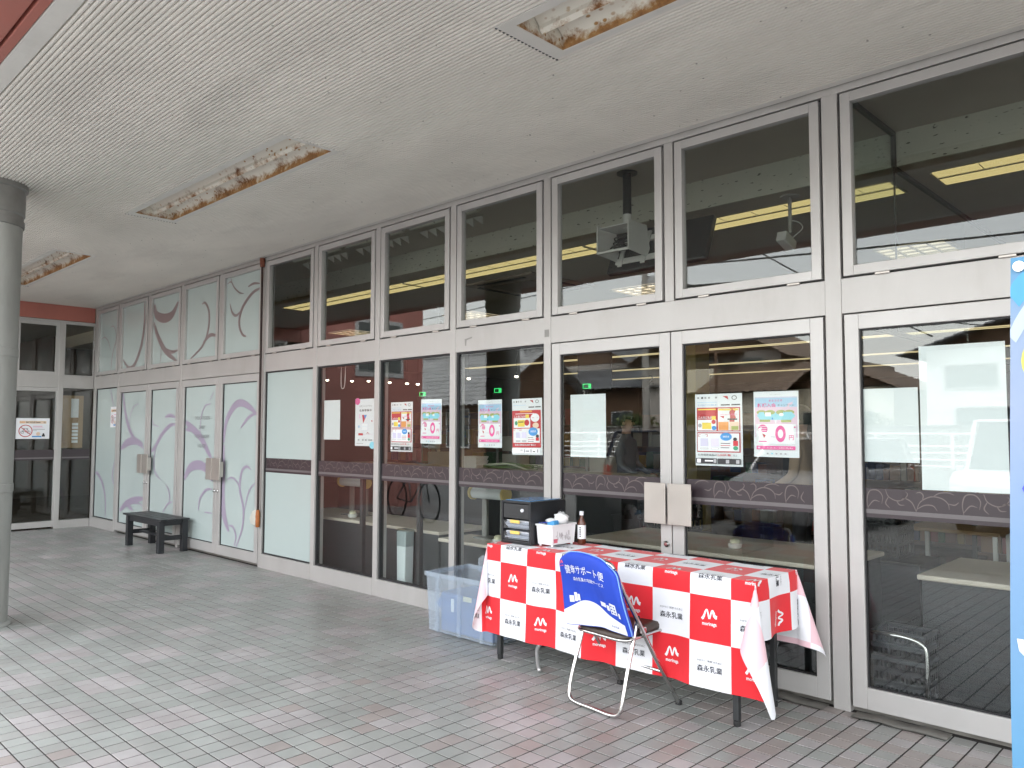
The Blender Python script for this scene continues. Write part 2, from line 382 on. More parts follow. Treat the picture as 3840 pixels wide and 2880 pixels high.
rc = N(nt, 'ShaderNodeValToRGB'); rc.color_ramp.elements[0].position = .35; rc.color_ramp.elements[0].color = (.46,.33,.15,1); rc.color_ramp.elements[1].position = .65; rc.color_ramp.elements[1].color = (.14,.055,.02,1); e2 = rc.color_ramp.elements.new(.5); e2.color = (.33,.17,.06,1); L(n1.outputs['Fac'], rc.inputs[0])
mc = N(nt, 'ShaderNodeMix', data_type='RGBA'); L(mxx.outputs[0], mc.inputs[0]); mc.inputs[6].default_value = (.74,.715,.64,1); L(rc.outputs[0], mc.inputs[7]); L(mc.outputs[2], b.inputs['Base Color'])
rr = N(nt, 'ShaderNodeMapRange'); rr.inputs[3].default_value = .3; rr.inputs[4].default_value = .85; L(mxx.outputs[0], rr.inputs[0]); L(rr.outputs[0], b.inputs['Roughness'])
bp = N(nt, 'ShaderNodeBump'); bp.inputs['Strength'].default_value = .25; bp.inputs['Distance'].default_value = .004; L(mxx.outputs[0], bp.inputs['Height']); L(bp.outputs[0], b.inputs['Normal'])
LL = ['rusty recessed ceiling light cut by the top edge of the photo', 'long rusty recessed ceiling light in the middle of the canopy', 'rusty recessed ceiling light half hidden by the grey column']
for (xa, xb), (fa, fb), lab in zip(LIGHTS, FL, LL):
    t = thing('ceiling_light', lab, 'light', ((xa+xb)/2, (LY0+LY1)/2, ZC), group='recessed lights along the canopy')
    g = G()
    for (x0, x1, y0, y1) in ((fa, xa, FY0, FY1), (xb, fb, FY0, FY1), (xa, xb, FY0, LY0), (xa, xb, LY1, FY1)): g.box(x0, x1, y0, y1, ZC-.004, ZC+.02)
    g.build('flange', trimp, t)
    g = G(); ym = (LY0+LY1)/2
    def trough(y0, y1):
        nn = 8; P = []
        for i in range(nn+1):
            tt = i/nn; yy = y0+(y1-y0)*tt
            P.append((yy, ZC+.012+.085*math.sin(math.pi*(.12+.76*tt))**.8-(0.03 if False else 0)))
        return P
    for (y0, y1) in ((LY0+.004, ym-.02), (ym+.02, LY1-.004)):
        P = trough(y0, y1)
        g2 = G(); n = 10; xs = [xa+.01+(xb-xa-.02)*i/n for i in range(n+1)]
        V = [(x, p[0], p[1]) for x in xs for p in P]; m_ = len(P)
        g2.add(V, [(i*m_+k, (i+1)*m_+k, (i+1)*m_+k+1, i*m_+k+1) for i in range(n) for k in range(m_-1)])
        g2.build('reflector', enam, t, smooth=True)
    g.prism([(ym-.02, ZC+.03), (ym, ZC+.012), (ym+.02, ZC+.03), (ym+.02, ZC+.10), (ym-.02, ZC+.10)], lambda a, b, d: (d, a, b), xa+.012, xb-.012)
    g.build('centre_ridge', enam, t)
    g = G(); g.box(xa, xa+.006, LY0, LY1, ZC-.001, ZC+.11); g.box(xb-.006, xb, LY0, LY1, ZC-.001, ZC+.11); g.box(xa+.006, xb-.006, LY0, LY0+.004, ZC-.001, ZC+.11); g.box(xa+.006, xb-.006, LY1-.004, LY1, ZC-.001, ZC+.11); g.box(xa, xb, LY0, LY1, ZC+.112, ZC+.12)
    g.build('housing', enam, t)
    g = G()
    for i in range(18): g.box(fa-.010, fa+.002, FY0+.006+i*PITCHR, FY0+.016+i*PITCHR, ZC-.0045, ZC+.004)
    g.build('dark_rib_end', GASK, t, kind='stuff')  # black boxes stand in for the shade inside the open rib ends

# ================================================================== column
colm = pm('galvanised_steel', (.36,.37,.355), .5, .3, var=.2, scale=3, dirt=.5, dirtc=(.2,.195,.17), dscale=1.6, aniso=(1,1,.25))
CX, CY, CR = -7.215, -2.835, .222
t = thing('support_column', 'round grey steel column at the left edge of the photo', 'column', (CX, CY, 0))
g = G(); g.lathe([(CR, 0), (CR, 3.19)], (CX, CY, 0), 48); g.build('shaft', colm, t, smooth=True, auto=40)
g = G()
for z in (1.02, 2.07): g.lathe([(CR+.001, z), (CR+.006, z+.004), (CR+.006, z+.064), (CR+.001, z+.068)], (CX, CY, 0), 48)
g.build('joint_band', colm, t, smooth=True, auto=30)
g = G(); g.lathe([(CR+.004, 3.10), (CR+.012, 3.103), (CR+.012, 3.15), (CR+.004, 3.153), (CR+.004, 3.19), (CR+.014, 3.2), (CR+.014, 3.39), (CR+.03, 3.40), (CR+.03, ZC+.01)], (CX, CY, 0), 48); g.build('capital', pm('column_cap_steel', (.26,.26,.25), .5, .4, var=.2), t, smooth=True, auto=30)
g = G(); g.lathe([(CR+.025, 0), (CR+.025, .012), (CR, .03)], (CX, CY, 0), 48); g.build('base_ring', colm, t, smooth=True, auto=30)

# ================================================================== shop building
shop = thing('shop_building', 'supermarket shop front of aluminium framed glass windows and doors', 'building', (-6.0, .05, 0))
MC = [-12.46, -11.355, -10.26, -9.18, -8.11, -7.05, -5.99, -4.935, -3.88, -2.82, -1.755, -.695, .365, 1.425, 2.485]
ZT0, ZT1 = 2.152, 2.347
def mull(x0, x1, z0=0, z1=3.40, y0=0, y1=.11): g = G(); g.box(x0, x1, y0, y1, z0, z1); g.build('mullion', ALU, shop, bev=.003)
mull(-13.49, -13.40)
for i, c in enumerate(MC):
    hw = .045 if abs(c+1.755) < .01 else .034
    door_mid = i in (1, 3, 9, 11, 13)
    if door_mid: mull(c-.034, c+.034, ZT1, 3.40, .004)
    else: mull(c-hw, c+hw)
edges = [-13.40]+sum([[c-(.045 if abs(c+1.755) < .01 else .034), c+(.045 if abs(c+1.755) < .01 else .034)] for c in MC], [])
bays = [(edges[2*i], edges[2*i+1]) for i in range(len(MC))]
g = G(); g.box(-13.49, 2.52, .002, .11, 3.4, ZC+.16); g.build('head_frame', ALU, shop, bev=.003)
FROST = pm('frosted_film_glass', (.43,.505,.50), .18, var=.03, scale=.8, spec=.55, rvar=.03)
FROSTU = FROST
VINE = flat('vine_print_plum', (.33,.285,.38), .35); VINEU = flat('vine_print_brown', (.235,.185,.19), .35)
BANDM = flat('band_film_dark_plum', (.038,.028,.034), .3); BANDL = flat('band_film_swirl', (.13,.108,.105), .3); BANDG = flat('band_film_grey', (.13,.12,.125), .3)
VINES = [('U', [(-12.68, 2.84), (-12.79, 2.64), (-12.84, 2.38)], 0.03), ('U', [(-12.68, 2.79), (-12.66, 2.96), (-12.77, 3.09), (-12.92, 3.09)], 0.02), ('U', [(-12.87, 2.73), (-12.99, 2.88), (-13.14, 2.95), (-13.3, 2.93)], 0.02), ('U', [(-13.14, 2.95), (-13.22, 3.06)], 0.012), ('U', [(-11.59, 3.33), (-11.58, 3.03), (-11.66, 2.73), (-11.89, 2.46), (-12.12, 2.42), (-12.35, 2.55)], 0.07), ('U', [(-11.34, 3.25), (-11.15, 3.1), (-10.88, 3.03), (-10.63, 3.06), (-10.45, 3.21)], 0.13), ('U', [(-11.29, 3.0), (-11.09, 2.8), (-10.81, 2.57), (-10.45, 2.41)], 0.09), ('U', [(-10.85, 2.61), (-10.63, 2.55), (-10.42, 2.56)], 0.05), ('U', [(-10.97, 2.67), (-10.97, 2.52), (-10.99, 2.41)], 0.02), ('U', [(-10.03, 2.42), (-9.7, 2.56), (-9.55, 2.74), (-9.53, 2.97), (-9.64, 3.1), (-9.74, 3.1)], 0.045), ('U', [(-9.68, 2.6), (-9.49, 2.68), (-9.29, 2.66)], 0.05), ('U', [(-9.06, 3.27), (-8.96, 3.28), (-8.89, 3.21), (-8.76, 3.13), (-8.64, 3.1)], 0.022), ('U', [(-8.93, 3.25), (-8.97, 3.33)], 0.015), ('U', [(-8.25, 3.12), (-8.44, 3.08), (-8.64, 2.96), (-8.73, 2.83), (-8.73, 2.72), (-8.65, 2.62), (-8.56, 2.59)], 0.05), ('U', [(-8.7, 2.9), (-8.82, 2.86), (-8.92, 2.91), (-8.98, 3.02)], 0.035), ('U', [(-8.54, 3.17), (-8.4, 3.19), (-8.25, 3.17)], 0.03), ('B', [(-13.58, 0.82), (-13.28, 0.83), (-13.06, 0.69), (-12.91, 0.46), (-12.89, 0.17)], 0.06), ('B', [(-12.84, 2.13), (-12.68, 1.86)], 0.03), ('B', [(-12.55, 1.08), (-12.65, 0.81), (-12.51, 0.63)], 0.04), ('B', [(-13.5, 0.45), (-13.43, 0.13)], 0.03), ('D', [(-12.31, 2.06), (-12.21, 1.8), (-12.05, 1.55), (-11.81, 1.37), (-11.48, 1.25)], 0.08), ('D', [(-12.34, 1.23), (-12.09, 1.32), (-11.81, 1.35), (-11.51, 1.3)], 0.12), ('D', [(-12.02, 1.49), (-12.01, 1.69), (-11.88, 1.84), (-11.69, 1.88)], 0.02), ('D', [(-12.3, 0.32), (-12.02, 0.45), (-11.67, 0.52), (-11.42, 0.55)], 0.1), ('D', [(-12.02, 0.43), (-11.8, 0.36)], 0.06), ('D', [(-11.74, 0.46), (-11.56, 0.47), (-11.42, 0.43)], 0.02), ('D', [(-11.27, 1.21), (-11.08, 1.27), (-10.87, 1.44), (-10.62, 1.56), (-10.43, 1.58)], 0.07), ('D', [(-11.04, 1.29), (-11.1, 1.12), (-11.06, 0.94), (-10.86, 0.83)], 0.035), ('D', [(-11.29, 1.65), (-11.14, 1.58), (-10.96, 1.55)], 0.02), ('D', [(-10.77, 1.68), (-10.6, 1.7), (-10.43, 1.67)], 0.05), ('D', [(-10.76, 0.41), (-10.62, 0.52), (-10.46, 0.57)], 0.03), ('D', [(-10.56, 0.53), (-10.57, 0.68), (-10.68, 0.78)], 0.03), ('D', [(-10.2, 1.61), (-9.98, 1.55), (-9.69, 1.42), (-9.49, 1.26), (-9.36, 1.15)], 0.1), ('D', [(-9.92, 1.51), (-10.14, 1.51)], 0.06), ('D', [(-9.69, 1.46), (-9.68, 1.66), (-9.58, 1.8), (-9.42, 1.83)], 0.025), ('D', [(-9.45, 1.87), (-9.35, 1.97)], 0.015), ('D', [(-10.16, 0.88), (-9.97, 1.02), (-9.73, 1.07), (-9.48, 1.02), (-9.33, 0.89)], 0.12), ('D', [(-9.69, 0.51), (-9.65, 0.66), (-9.49, 0.77), (-9.33, 0.79)], 0.04), ('D', [(-9.52, 0.5), (-9.31, 0.5)], 0.02), ('D', [(-9.09, 1.36), (-9.0, 1.61), (-8.82, 1.78), (-8.63, 1.82), (-8.42, 1.76), (-8.27, 1.68)], 0.09), ('D', [(-8.64, 1.53), (-8.46, 1.65), (-8.27, 1.7)], 0.04), ('D', [(-9.1, 1.33), (-9.11, 1.01), (-9.07, 0.71), (-9.0, 0.49), (-8.88, 0.32)], 0.13), ('D', [(-8.74, 0.13), (-8.7, 0.27), (-8.77, 0.38), (-8.88, 0.39)], 0.035), ('D', [(-8.69, 0.14), (-8.56, 0.37), (-8.53, 0.59), (-8.63, 0.83), (-8.59, 1.03), (-8.48, 1.09), (-8.38, 1.06)], 0.045), ('D', [(-8.58, 0.74), (-8.68, 0.89), (-8.83, 0.95), (-8.95, 0.92)], 0.025), ('D', [(-8.54, 0.5), (-8.42, 0.8), (-8.24, 0.93)], 0.025)]
# motif of the swirl band, one period 0.46 m wide, 0.11 m high
MOTIF = [[(.02,.0),(.04,.05),(.09,.08),(.14,.075),(.17,.05),(.175,.02)],[(.05,.055),(.055,.085),(.04,.10),(.02,.095)],[(.02,.01),(.06,.035),(.10,.035),(.12,.01)],[(.02,.0),(.0,.045),(-.035,.065),(-.06,.05)],
         [(.10,.08),(.13,.10),(.17,.105),(.2,.095)],[(.24,.0),(.235,.05),(.25,.095),(.29,.10),(.315,.07),(.31,.03)],[(.24,.01),(.27,.045),(.30,.04)],[(.33,.11),(.345,.07),(.385,.05),(.42,.06),(.44,.085),(.43,.10)],[(.345,.07),(.33,.035),(.35,.01)],[(.385,.05),(.40,.03),(.425,.03)],[(.17,.05),(.2,.045),(.22,.06)]]
def band(x0, x1, y, parent, z0=1.045, z1=1.2):
    g = G(); g.box(x0, x1, y-.0012, y, z0, z1, 0); g.box(x0, x1, y-.0018, y-.0012, 1.066, 1.088, 2)
    k = math.floor(x0/.46)
    while k*.46 < x1:
        for p in MOTIF:
            P = [(k*.46+a, 1.09+b) for a, b in p]
            if all(x0+.004 < a < x1-.004 for a, b in P):
                P = [(a, min(b, 1.197)) for a, b in P]
                g.stroke(P, .0062, xz(y-.0022), 1, sub=4)
        k += 1
    return g.build('band_film', [BANDM, BANDL, BANDG], parent)
def vines(kind, x0, x1, y, parent, zlo, zhi):
    g = G(); n = 0
    for kd, P, wd in VINES:
        if not ((kind == 'U') == (kd == 'U')): continue
        cx = sum(a for a, b in P)/len(P)
        if not (x0-.06 < cx < x1+.06): continue
        P = [(min(max(a, x0+.01), x1-.01), min(max(b, zlo+.005), zhi-.005)) for a, b in P]
        g = G(); g.stroke(P, wd, xz(y-.0008-.0003*n), 0, sub=7, tip=.2); n += 1
        g.build('vine_print', VINEU if kind == 'U' else VINE, parent)
frost_bays = range(0, 5)
for i, (x0, x1) in enumerate(bays):
    fr = i in frost_bays
    # upper awning window
    a, b, c, d = x0+.016, x1-.016, 2.358, 3.388
    g = G(); g.box(x0, x1, .05, .055, ZT1+.0, 3.40); 
    g = G(); g.ring(a, b, c, d, .055, .055, .055, .055, -.004, .05); wn = g.build('window', ALU2, shop, bev=.003)
    g = G(); g.ring(x0+.001, x1-.001, ZT1+.001, 3.399, .02, .02, .015, .015, .03, .085); g.build('gasket', GASK, wn)
    g = G(); g.box(a+.053, b-.053, .026, .031, c+.053, d-.053); g.build('pane', FROST if fr else GLASS, wn)
    if fr: vines('U', a+.055, b-.055, .0255, wn, c+.055, d-.055)
    for hx in (a+.17, b-.2):
        g = G(); g.box(hx, hx+.075, -.012, .004, c-.014, c-.002); g.build('hinge', STEEL, wn, bev=.002)
    if i in (2, 4, 10, 12): continue
    xr = bays[i+1][1] if i in (1, 3, 9, 11) else x1
    g = G(); g.box(x0+.0005, xr-.0005, .004, .10, ZT0, ZT1); g.build('transom', ALU, shop, bev=.002)
def fixed(i, frost, bandf):
    x0, x1 = bays[i]
    g = G(); g.box(x0+.0005, x1-.0005, -.003, .10, -.005, .152); g.build('sill', ALU, shop, bev=.003)
    g = G(); g.box(x0+.001, x1-.001, .031, .036, .150, ZT0+.002); fp = g.build('fixed_pane', FROST if frost else GLASS, shop)
    g = G(); g.ring(x0+.0008, x1-.0008, .1525, ZT0-.0005, .02, .02, .014, .014, .02, .06); g.build('gasket', GASK, fp)
    if bandf: band(x0+.02, x1-.02, .0305, fp)
    return fp, x0, x1
fp, x0, x1 = fixed(0, True, False); vines('B', x0+.02, x1-.02, .0305, fp, .17, 2.14)
fixed(5, True, True); fixed(6, False, True); fixed(7, False, True); fixed(8, False, True)
def doors(iL, frost, words=None, lock=True):
    x0 = bays[iL][0]; x1 = bays[iL+1][1]; xm = (x0+x1)/2 if iL != 9 else -2.812
    if iL == 1: xm = -11.30
    if iL == 3: xm = -9.165
    for s, (a, b) in enumerate(((x0+.014, xm-.004), (xm+.004, x1-.014))):
        g = G(); g.ring(a, b, .036, ZT0-.008, .075 if s == 0 else .082, .082 if s == 0 else .075, .112, .085, -.002, .045); dr = g.build('door', ALU2, shop, bev=.003)
        gl, gr = a+(.075 if s == 0 else .082), b-(.082 if s == 0 else .075)
        g = G(); g.box(gl-.002, gr+.002, .026, .031, .146, ZT0-.091); g.build('pane', FROST if frost else GLASS, dr)
        g = G(); g.ring(gl, gr, .148, ZT0-.093, .008, .008, .008, .008, .014, .026); g.build('gasket', GASK, dr)
        if not frost: band(gl+.008, gr-.008, .0255, dr)
        else: vines('D', gl+.008, gr-.008, .0255, dr, .16, 2.05)
        hx0, hx1 = (xm-.168, xm-.008) if s == 0 else (xm+.008, xm+.178)
        if frost: hx0, hx1 = (xm-.16, xm-.008) if s == 0 else (xm+.008, xm+.2)
        g = G(); g.box(hx0, hx1, -.068, -.058, .912, 1.172); g.box(hx0+.03, hx0+.05, -.058, -.002, .95, 1.13); g.box(hx1-.05, hx1-.03, -.058, -.002, .95, 1.13); g.build('handle_plate', STEEL, dr, bev=.003)
        if s == 0 or frost:
            g = G(); lx = xm-.04 if s == 0 else xm+.04; g.tube([(lx, -.002, .78), (lx, -.012, .78), (lx, -.02, .78)], [.02, .02, .012], 16); g.build('lock', CHROME, dr, smooth=True, auto=40)
        if words and s == 0:
            g = G()
            for k, wd in enumerate(words):
                if wd: g.text(wd, .062, xz(.0225), 0, ((gl+gr)/2+.05, 1.635-.115*k), 'C', .0)
            g.build('door_lettering', flat('grey_lettering', (.24,.255,.27)), dr)
    g = G(); g.box(x0, x1, .055, .09, .0, .034); g.build('threshold', pm('worn_threshold', (.25,.24,.22), .5, .5, var=.3), shop)
    g = G(); g.box(x0+.0, x1-.0, .0462, .0495, .03, ZT0); 
doors(1, True); doors(3, True, ['DELICATESSEN', 'DAIRY', 'FRESH BAKERY', 'LIQUOR']); doors(9, False); doors(11, False); fixed(13, False, True); fixed(14, False, True)
# unseen upper wall over the canopy, added to block sky light, and outer walls
pinkw = pm('pink_siding', (.42,.165,.135), .6, var=.08, scale=1.5, dirt=.2, dirtc=(.3,.14,.12))
g = G(); g.box(-13.30, 6, .0, .2, ZC+.165, 6.5); g.build('sky_block_wall', pinkw, shop)
# wing on the left, facing the walkway
WX = -13.49
def wbox(g, y0, y1, z0, z1, x0, x1, mi=0): return g.box(x0, x1, y0, y1, z0, z1, mi)
g = G(); wbox(g, -3.62, -.012, 3.205, ZC+.16, WX-.2, WX-.001); g.build('wing_band', salmon, shop)
g = G(); wbox(g, -6.65, -3.64, -.12, 6.5, WX-.2, WX); wbox(g, -3.64, 0, ZC+.17, 6.5, WX-.2, WX-.005); wb = g.build('wing_wall', pinkw, shop)
for zz in (1.3, 2.3, 4.6, 5.6):
    g = G(); wbox(g, -6.645, -3.645, zz, zz+.012, WX-.001, WX+.006); g.build('wall_joint', salmon, wb)
g = G(); wbox(g, -6.10, -4.87, 2.62, 3.82, WX-.05, WX+.02); g.build('wing_window', ALU2, shop, bev=.01)
g = G(); wbox(g, -6.02, -4.95, 2.72, 3.74, WX+.018, WX+.0205); g.build('wing_window_pane', pm('dark_window_pane', (.06,.075,.075), .08, var=.1), shop)
WY = [-.47, -1.125, -2.2, -3.3]
prev = -.0
for k, yy in enumerate(WY):
    g = G(); wbox(g, yy-.035, yy+.035, 0, 3.2, WX-.11, WX); g.build('mullion', ALU, shop, bev=.003)
    y1, y0 = prev-(.0 if k == 0 else .035), yy+.035
    if k == 0: y1 = -.002
    g = G(); wbox(g, y0, y1, ZT0, ZT1, WX-.1, WX-.004); g.build('transom', ALU, shop, bev=.002)
    g = G(); wbox(g, y0, y1, 3.16, 3.2, WX-.1, WX-.004); g.build('head_frame', ALU, shop, bev=.002)
    fr = .05 if k == 1 else .012
    g = G()
    for (a, b, c, d) in ((y0, y0+fr, ZT1, 3.16), (y1-fr, y1, ZT1, 3.16), (y0+fr, y1-fr, ZT1, ZT1+fr), (y0+fr, y1-fr, 3.16-fr, 3.16)): wbox(g, a, b, c, d, WX-.05, WX-.006)
    wn = g.build('window', ALU2, shop, bev=.002)
    g = G(); wbox(g, y0+fr-.002, y1-fr+.002, ZT1+fr-.002, 3.162-fr, WX-.035, WX-.03); g.build('pane', GLASS, wn)
    zb = .12
    g = G(); wbox(g, y0, y1, -.005 if k != 1 else .03, zb, WX-.1, WX-.004)
    if k == 1: wbox(g, y0, y0+.02, zb, ZT0, WX-.06, WX-.004); wbox(g, y1-.02, y1, zb, ZT0, WX-.06, WX-.004); wbox(g, y0+.02, y1-.02, ZT0-.06, ZT0-.002, WX-.06, WX-.004)
    dr = g.build('door' if k == 1 else 'sill', ALU2 if k == 1 else ALU, shop, bev=.002)
    g = G(); wbox(g, y0+.002, y1-.002, zb-.002, ZT0, WX-.035, WX-.03); g.build('pane', GLASS, dr)
    g = G(); wbox(g, y0+.02, y1-.02, 1.045, 1.2, WX-.0298, WX-.028, 0); wbox(g, y0+.02, y1-.02, 1.066, 1.088, WX-.028, WX-.0275, 1); g.build('band_film', [BANDM, BANDG], dr)
    prev = yy

# old tape marks on the transom
tapem = flat('tape_residue_grey', (.27,.265,.255), .8)
for P in ([(-4.79, 2.255), (-4.70, 2.27), (-4.70, 2.258), (-4.765, 2.245), (-4.77, 2.20), (-4.785, 2.20)], [(-3.905, 2.20), (-3.905, 2.255), (-3.86, 2.255), (-3.86, 2.2)]):
    g = G(); g.poly([(a, -.0008 if a > -4 else .0032, b) for a, b in P]); g.build('tape_mark', tapem, shop)
# ================================================================== shop interior
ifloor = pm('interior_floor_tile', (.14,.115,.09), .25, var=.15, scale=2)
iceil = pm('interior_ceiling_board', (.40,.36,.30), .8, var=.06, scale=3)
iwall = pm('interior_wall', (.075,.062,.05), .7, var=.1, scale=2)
def shell(name, mat, *boxes):
    g = G()
    for b in boxes: g.box(*b)
    return g.build(name, mat, shop)
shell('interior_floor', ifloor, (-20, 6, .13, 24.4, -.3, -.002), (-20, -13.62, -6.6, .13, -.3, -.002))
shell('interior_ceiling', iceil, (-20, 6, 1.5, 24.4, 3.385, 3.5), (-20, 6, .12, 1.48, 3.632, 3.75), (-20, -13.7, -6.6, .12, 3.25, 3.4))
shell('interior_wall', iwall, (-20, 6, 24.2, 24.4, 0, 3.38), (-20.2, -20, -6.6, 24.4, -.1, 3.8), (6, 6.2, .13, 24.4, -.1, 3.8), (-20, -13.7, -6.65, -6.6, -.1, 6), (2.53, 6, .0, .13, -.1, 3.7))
acou = pm('acoustic_board', (.50,.50,.42), .8, var=.05, scale=4)
nt = acou.node_tree; bs = nt.nodes['Principled BSDF']; src = bs.inputs['Base Color'].links[0].from_socket
tc = N(nt, 'ShaderNodeTexCoord'); mp = N(nt, 'ShaderNodeMapping'); mp.inputs['Scale'].default_value = (7, 1, 24); nt.links.new(tc.outputs['Object'], mp.inputs[0])
vo = N(nt, 'ShaderNodeTexNoise'); vo.inputs['Scale'].default_value = 2.2; vo.inputs['Detail'].default_value = 2; nt.links.new(mp.outputs[0], vo.inputs['Vector'])
cr = N(nt, 'ShaderNodeMapRange'); cr.inputs[1].default_value = .66; cr.inputs[2].default_value = .70; cr.inputs[3].default_value = 0; cr.inputs[4].default_value = .9; nt.links.new(vo.outputs['Fac'], cr.inputs[0])
mx = N(nt, 'ShaderNodeMix', data_type='RGBA'); nt.links.new(cr.outputs[0], mx.inputs[0]); nt.links.new(src, mx.inputs[6]); mx.inputs[7].default_value = (.05,.05,.04,1); nt.links.new(mx.outputs[2], bs.inputs['Base Color'])
shell('ceiling_bulkhead', acou, (-20, 6, 1.48, 1.5, 3.384, 3.633))
TUBE = emis('fluorescent_light', (1.0,.80,.34), .085)
TUBEB = emis('fluorescent_light_far', (1.0,.82,.45), .11)
SQL = emis('louvre_light', (1.0,.80,.55), .15)
lm = flat('light_louvre', (.5,.45,.3))
def strip_light(x0, x1, y0, y1, lab, far=False):
    t = thing('strip_light', lab, 'light', ((x0+x1)/2, (y0+y1)/2, 3.385), group='strip lights on the shop ceiling')
    ym = (y0+y1)/2
    g = G(); g.box(x0, x1, y0, ym-.035, 3.380, 3.3845); g.box(x0, x1, ym-.005, y1, 3.376, 3.3845); g.build('tube', TUBEB if far else TUBE, t)
    g = G(); g.box(x0, x1, ym-.035, ym-.005, 3.374, 3.3845); g.box(x0-.012, x0, y0, y1, 3.372, 3.3845); g.box(x1, x1+.012, y0, y1, 3.372, 3.3845); g.build('lamp_rail', lm, t)
    if not far:
        g = G(); x = x0+.3
        while x < x1: g.box(x, x+.006, y0, ym-.036, 3.378, 3.3799); x += .3
        g.build('lamp_fin', lm, t, kind='stuff')
strip_light(-10.9, -7.97, 1.83, 2.165, 'yellowish strip light inside the shop behind the leftmost clear upper windows')
strip_light(-7.93, -5.02, 1.83, 2.165, 'yellowish strip light inside the shop beside the ceiling air conditioner')
strip_light(-4.98, -2.03, 1.83, 2.165, 'yellowish strip light inside the shop behind the television bracket')
strip_light(-1.74, 1.2, 1.80, 2.16, 'yellowish strip light inside the shop at the upper right window')
nm = ['second', 'third', 'fourth', 'fifth']
for k, yy in enumerate((8.0, 11.6, 15.3, 18.7)):
    strip_light(-17.5, 3, yy, yy+.3, 'long strip light deep in the shop, %s row from the windows' % nm[k], far=True)
for xc, lab in ((-12.7, 'square louvre light deep in the shop seen past the pink reflection'), (-9.38, 'square louvre light seen below the ceiling air conditioner'), (-5.97, 'square louvre light seen below the television'), (-2.6, 'square louvre light seen in the upper right window')):
    t = thing('louvre_light', lab, 'light', (xc, 4.35, 3.385), group='square louvre lights')
    g = G(); g.box(xc-.33, xc+.33, 4.03, 4.67, 3.378, 3.3845); g.build('diffuser', SQL, t)
    g = G()
    for i in range(5):
        q = -.33+.165*i; g.box(xc+q-.008, xc+q+.008, 4.02, 4.68, 3.362, 3.3785); g.box(xc-.34, xc+.34, 4.35+q-.008, 4.35+q+.008, 3.3625, 3.378)
    g.build('louvre', lm, t)
# ceiling cassette air conditioner
t = thing('ceiling_air_conditioner', 'dark square cassette air conditioner in the shop ceiling', 'air conditioner', (-6.85, 3.0, 3.385))
acm = flat('aircon_panel', (.22,.17,.12))
g = G(); g.box(-7.45, -6.25, 2.4, 3.6, 3.35, 3.3845); g.build('panel', acm, t, bev=.03)
g = G(); g.box(-7.2, -6.5, 2.65, 3.35, 3.342, 3.3498); g.build('grille', flat('aircon_grille', (.12,.09,.06)), t)
g = G()
for (a, b, c, d) in ((-7.25, -6.45, 2.46, 2.52), (-7.25, -6.45, 3.48, 3.54), (-7.39, -7.33, 2.6, 3.4), (-6.37, -6.31, 2.6, 3.4)): g.box(a, b, c, d, 3.343, 3.3497)
g.build('air_slot', GASK, t)
# television on a ceiling bracket
wbr = flat('bracket_white', (.62,.62,.6)); blk = flat('tv_black', (.01,.01,.011), .35)
t = thing('television', 'black flat television hung from the shop ceiling, seen from behind', 'television', (-3.78, .88, 3.63))
g = G(); g.lathe([(.085, -.012), (.085, 0)], (-3.78, .88, 3.63), 24); g.cyl((-3.78, .88, 3.62), (-3.78, .88, 3.28), .036, n=18); g.build('ceiling_pole', blk, t, smooth=True, auto=40)
g = G(); g.cyl((-3.78, .88, 3.29), (-3.78, .88, 3.16), .034, n=18); g.build('pole_sleeve', wbr, t, smooth=True, auto=40)
g = G(); 
for x in (-3.97, -3.66): g.prism([(.72, 3.19), (.98, 3.19), (1.02, 3.0), (.98, 2.93), (.72, 2.95)], lambda a, b, d, x=x: (x+d, a, b), -.006, .006)
g.box(-3.965, -3.665, .74, .98, 3.165, 3.175); g.box(-3.965, -3.665, .72, .74, 2.95, 2.97); g.build('bracket_box', wbr, t, bev=.003)
Rt = Matrix.Rotation(R(-22), 4, 'X')
def tvp(x, y, z): p = Rt @ Vector((0, y, z)); return (x, 1.06+p.y, 3.03+p.z)
g = G(); g.add([tvp(a, b, c) for c in (-.2,.2) for b in (0,.06) for a in (-4.08,-3.13)], [(2,3,1,0),(4,5,7,6),(0,1,5,4),(1,3,7,5),(3,2,6,7),(2,0,4,6)]); g.build('screen_body', blk, t, bev=.012)
g = G()
for c in (-.11, .08): g.add([tvp(a, b, c+d) for d in (-.025,.025) for b in (-.02,-.003) for a in (-3.99,-3.42)], [(2,3,1,0),(4,5,7,6),(0,1,5,4),(1,3,7,5),(3,2,6,7),(2,0,4,6)])
for a0 in (-3.95, -3.72, -3.46): g.add([tvp(a0+a, b, d) for d in (-.17,.14) for b in (-.035,-.02) for a in (0,.04)], [(2,3,1,0),(4,5,7,6),(0,1,5,4),(1,3,7,5),(3,2,6,7),(2,0,4,6)])
g.build('mount_rail', wbr, t, bev=.002)
g = G(); rr = random.Random(5)
for i in range(7):
    P = [(-3.8+rr.uniform(-.1,.1), .86+rr.uniform(-.06,.06), 3.04+rr.uniform(-.06,.06)) for _ in range(5)]
    g.tube(smooth3(P, 6), .006, 6)
g.build('cable', blk, t, smooth=True)
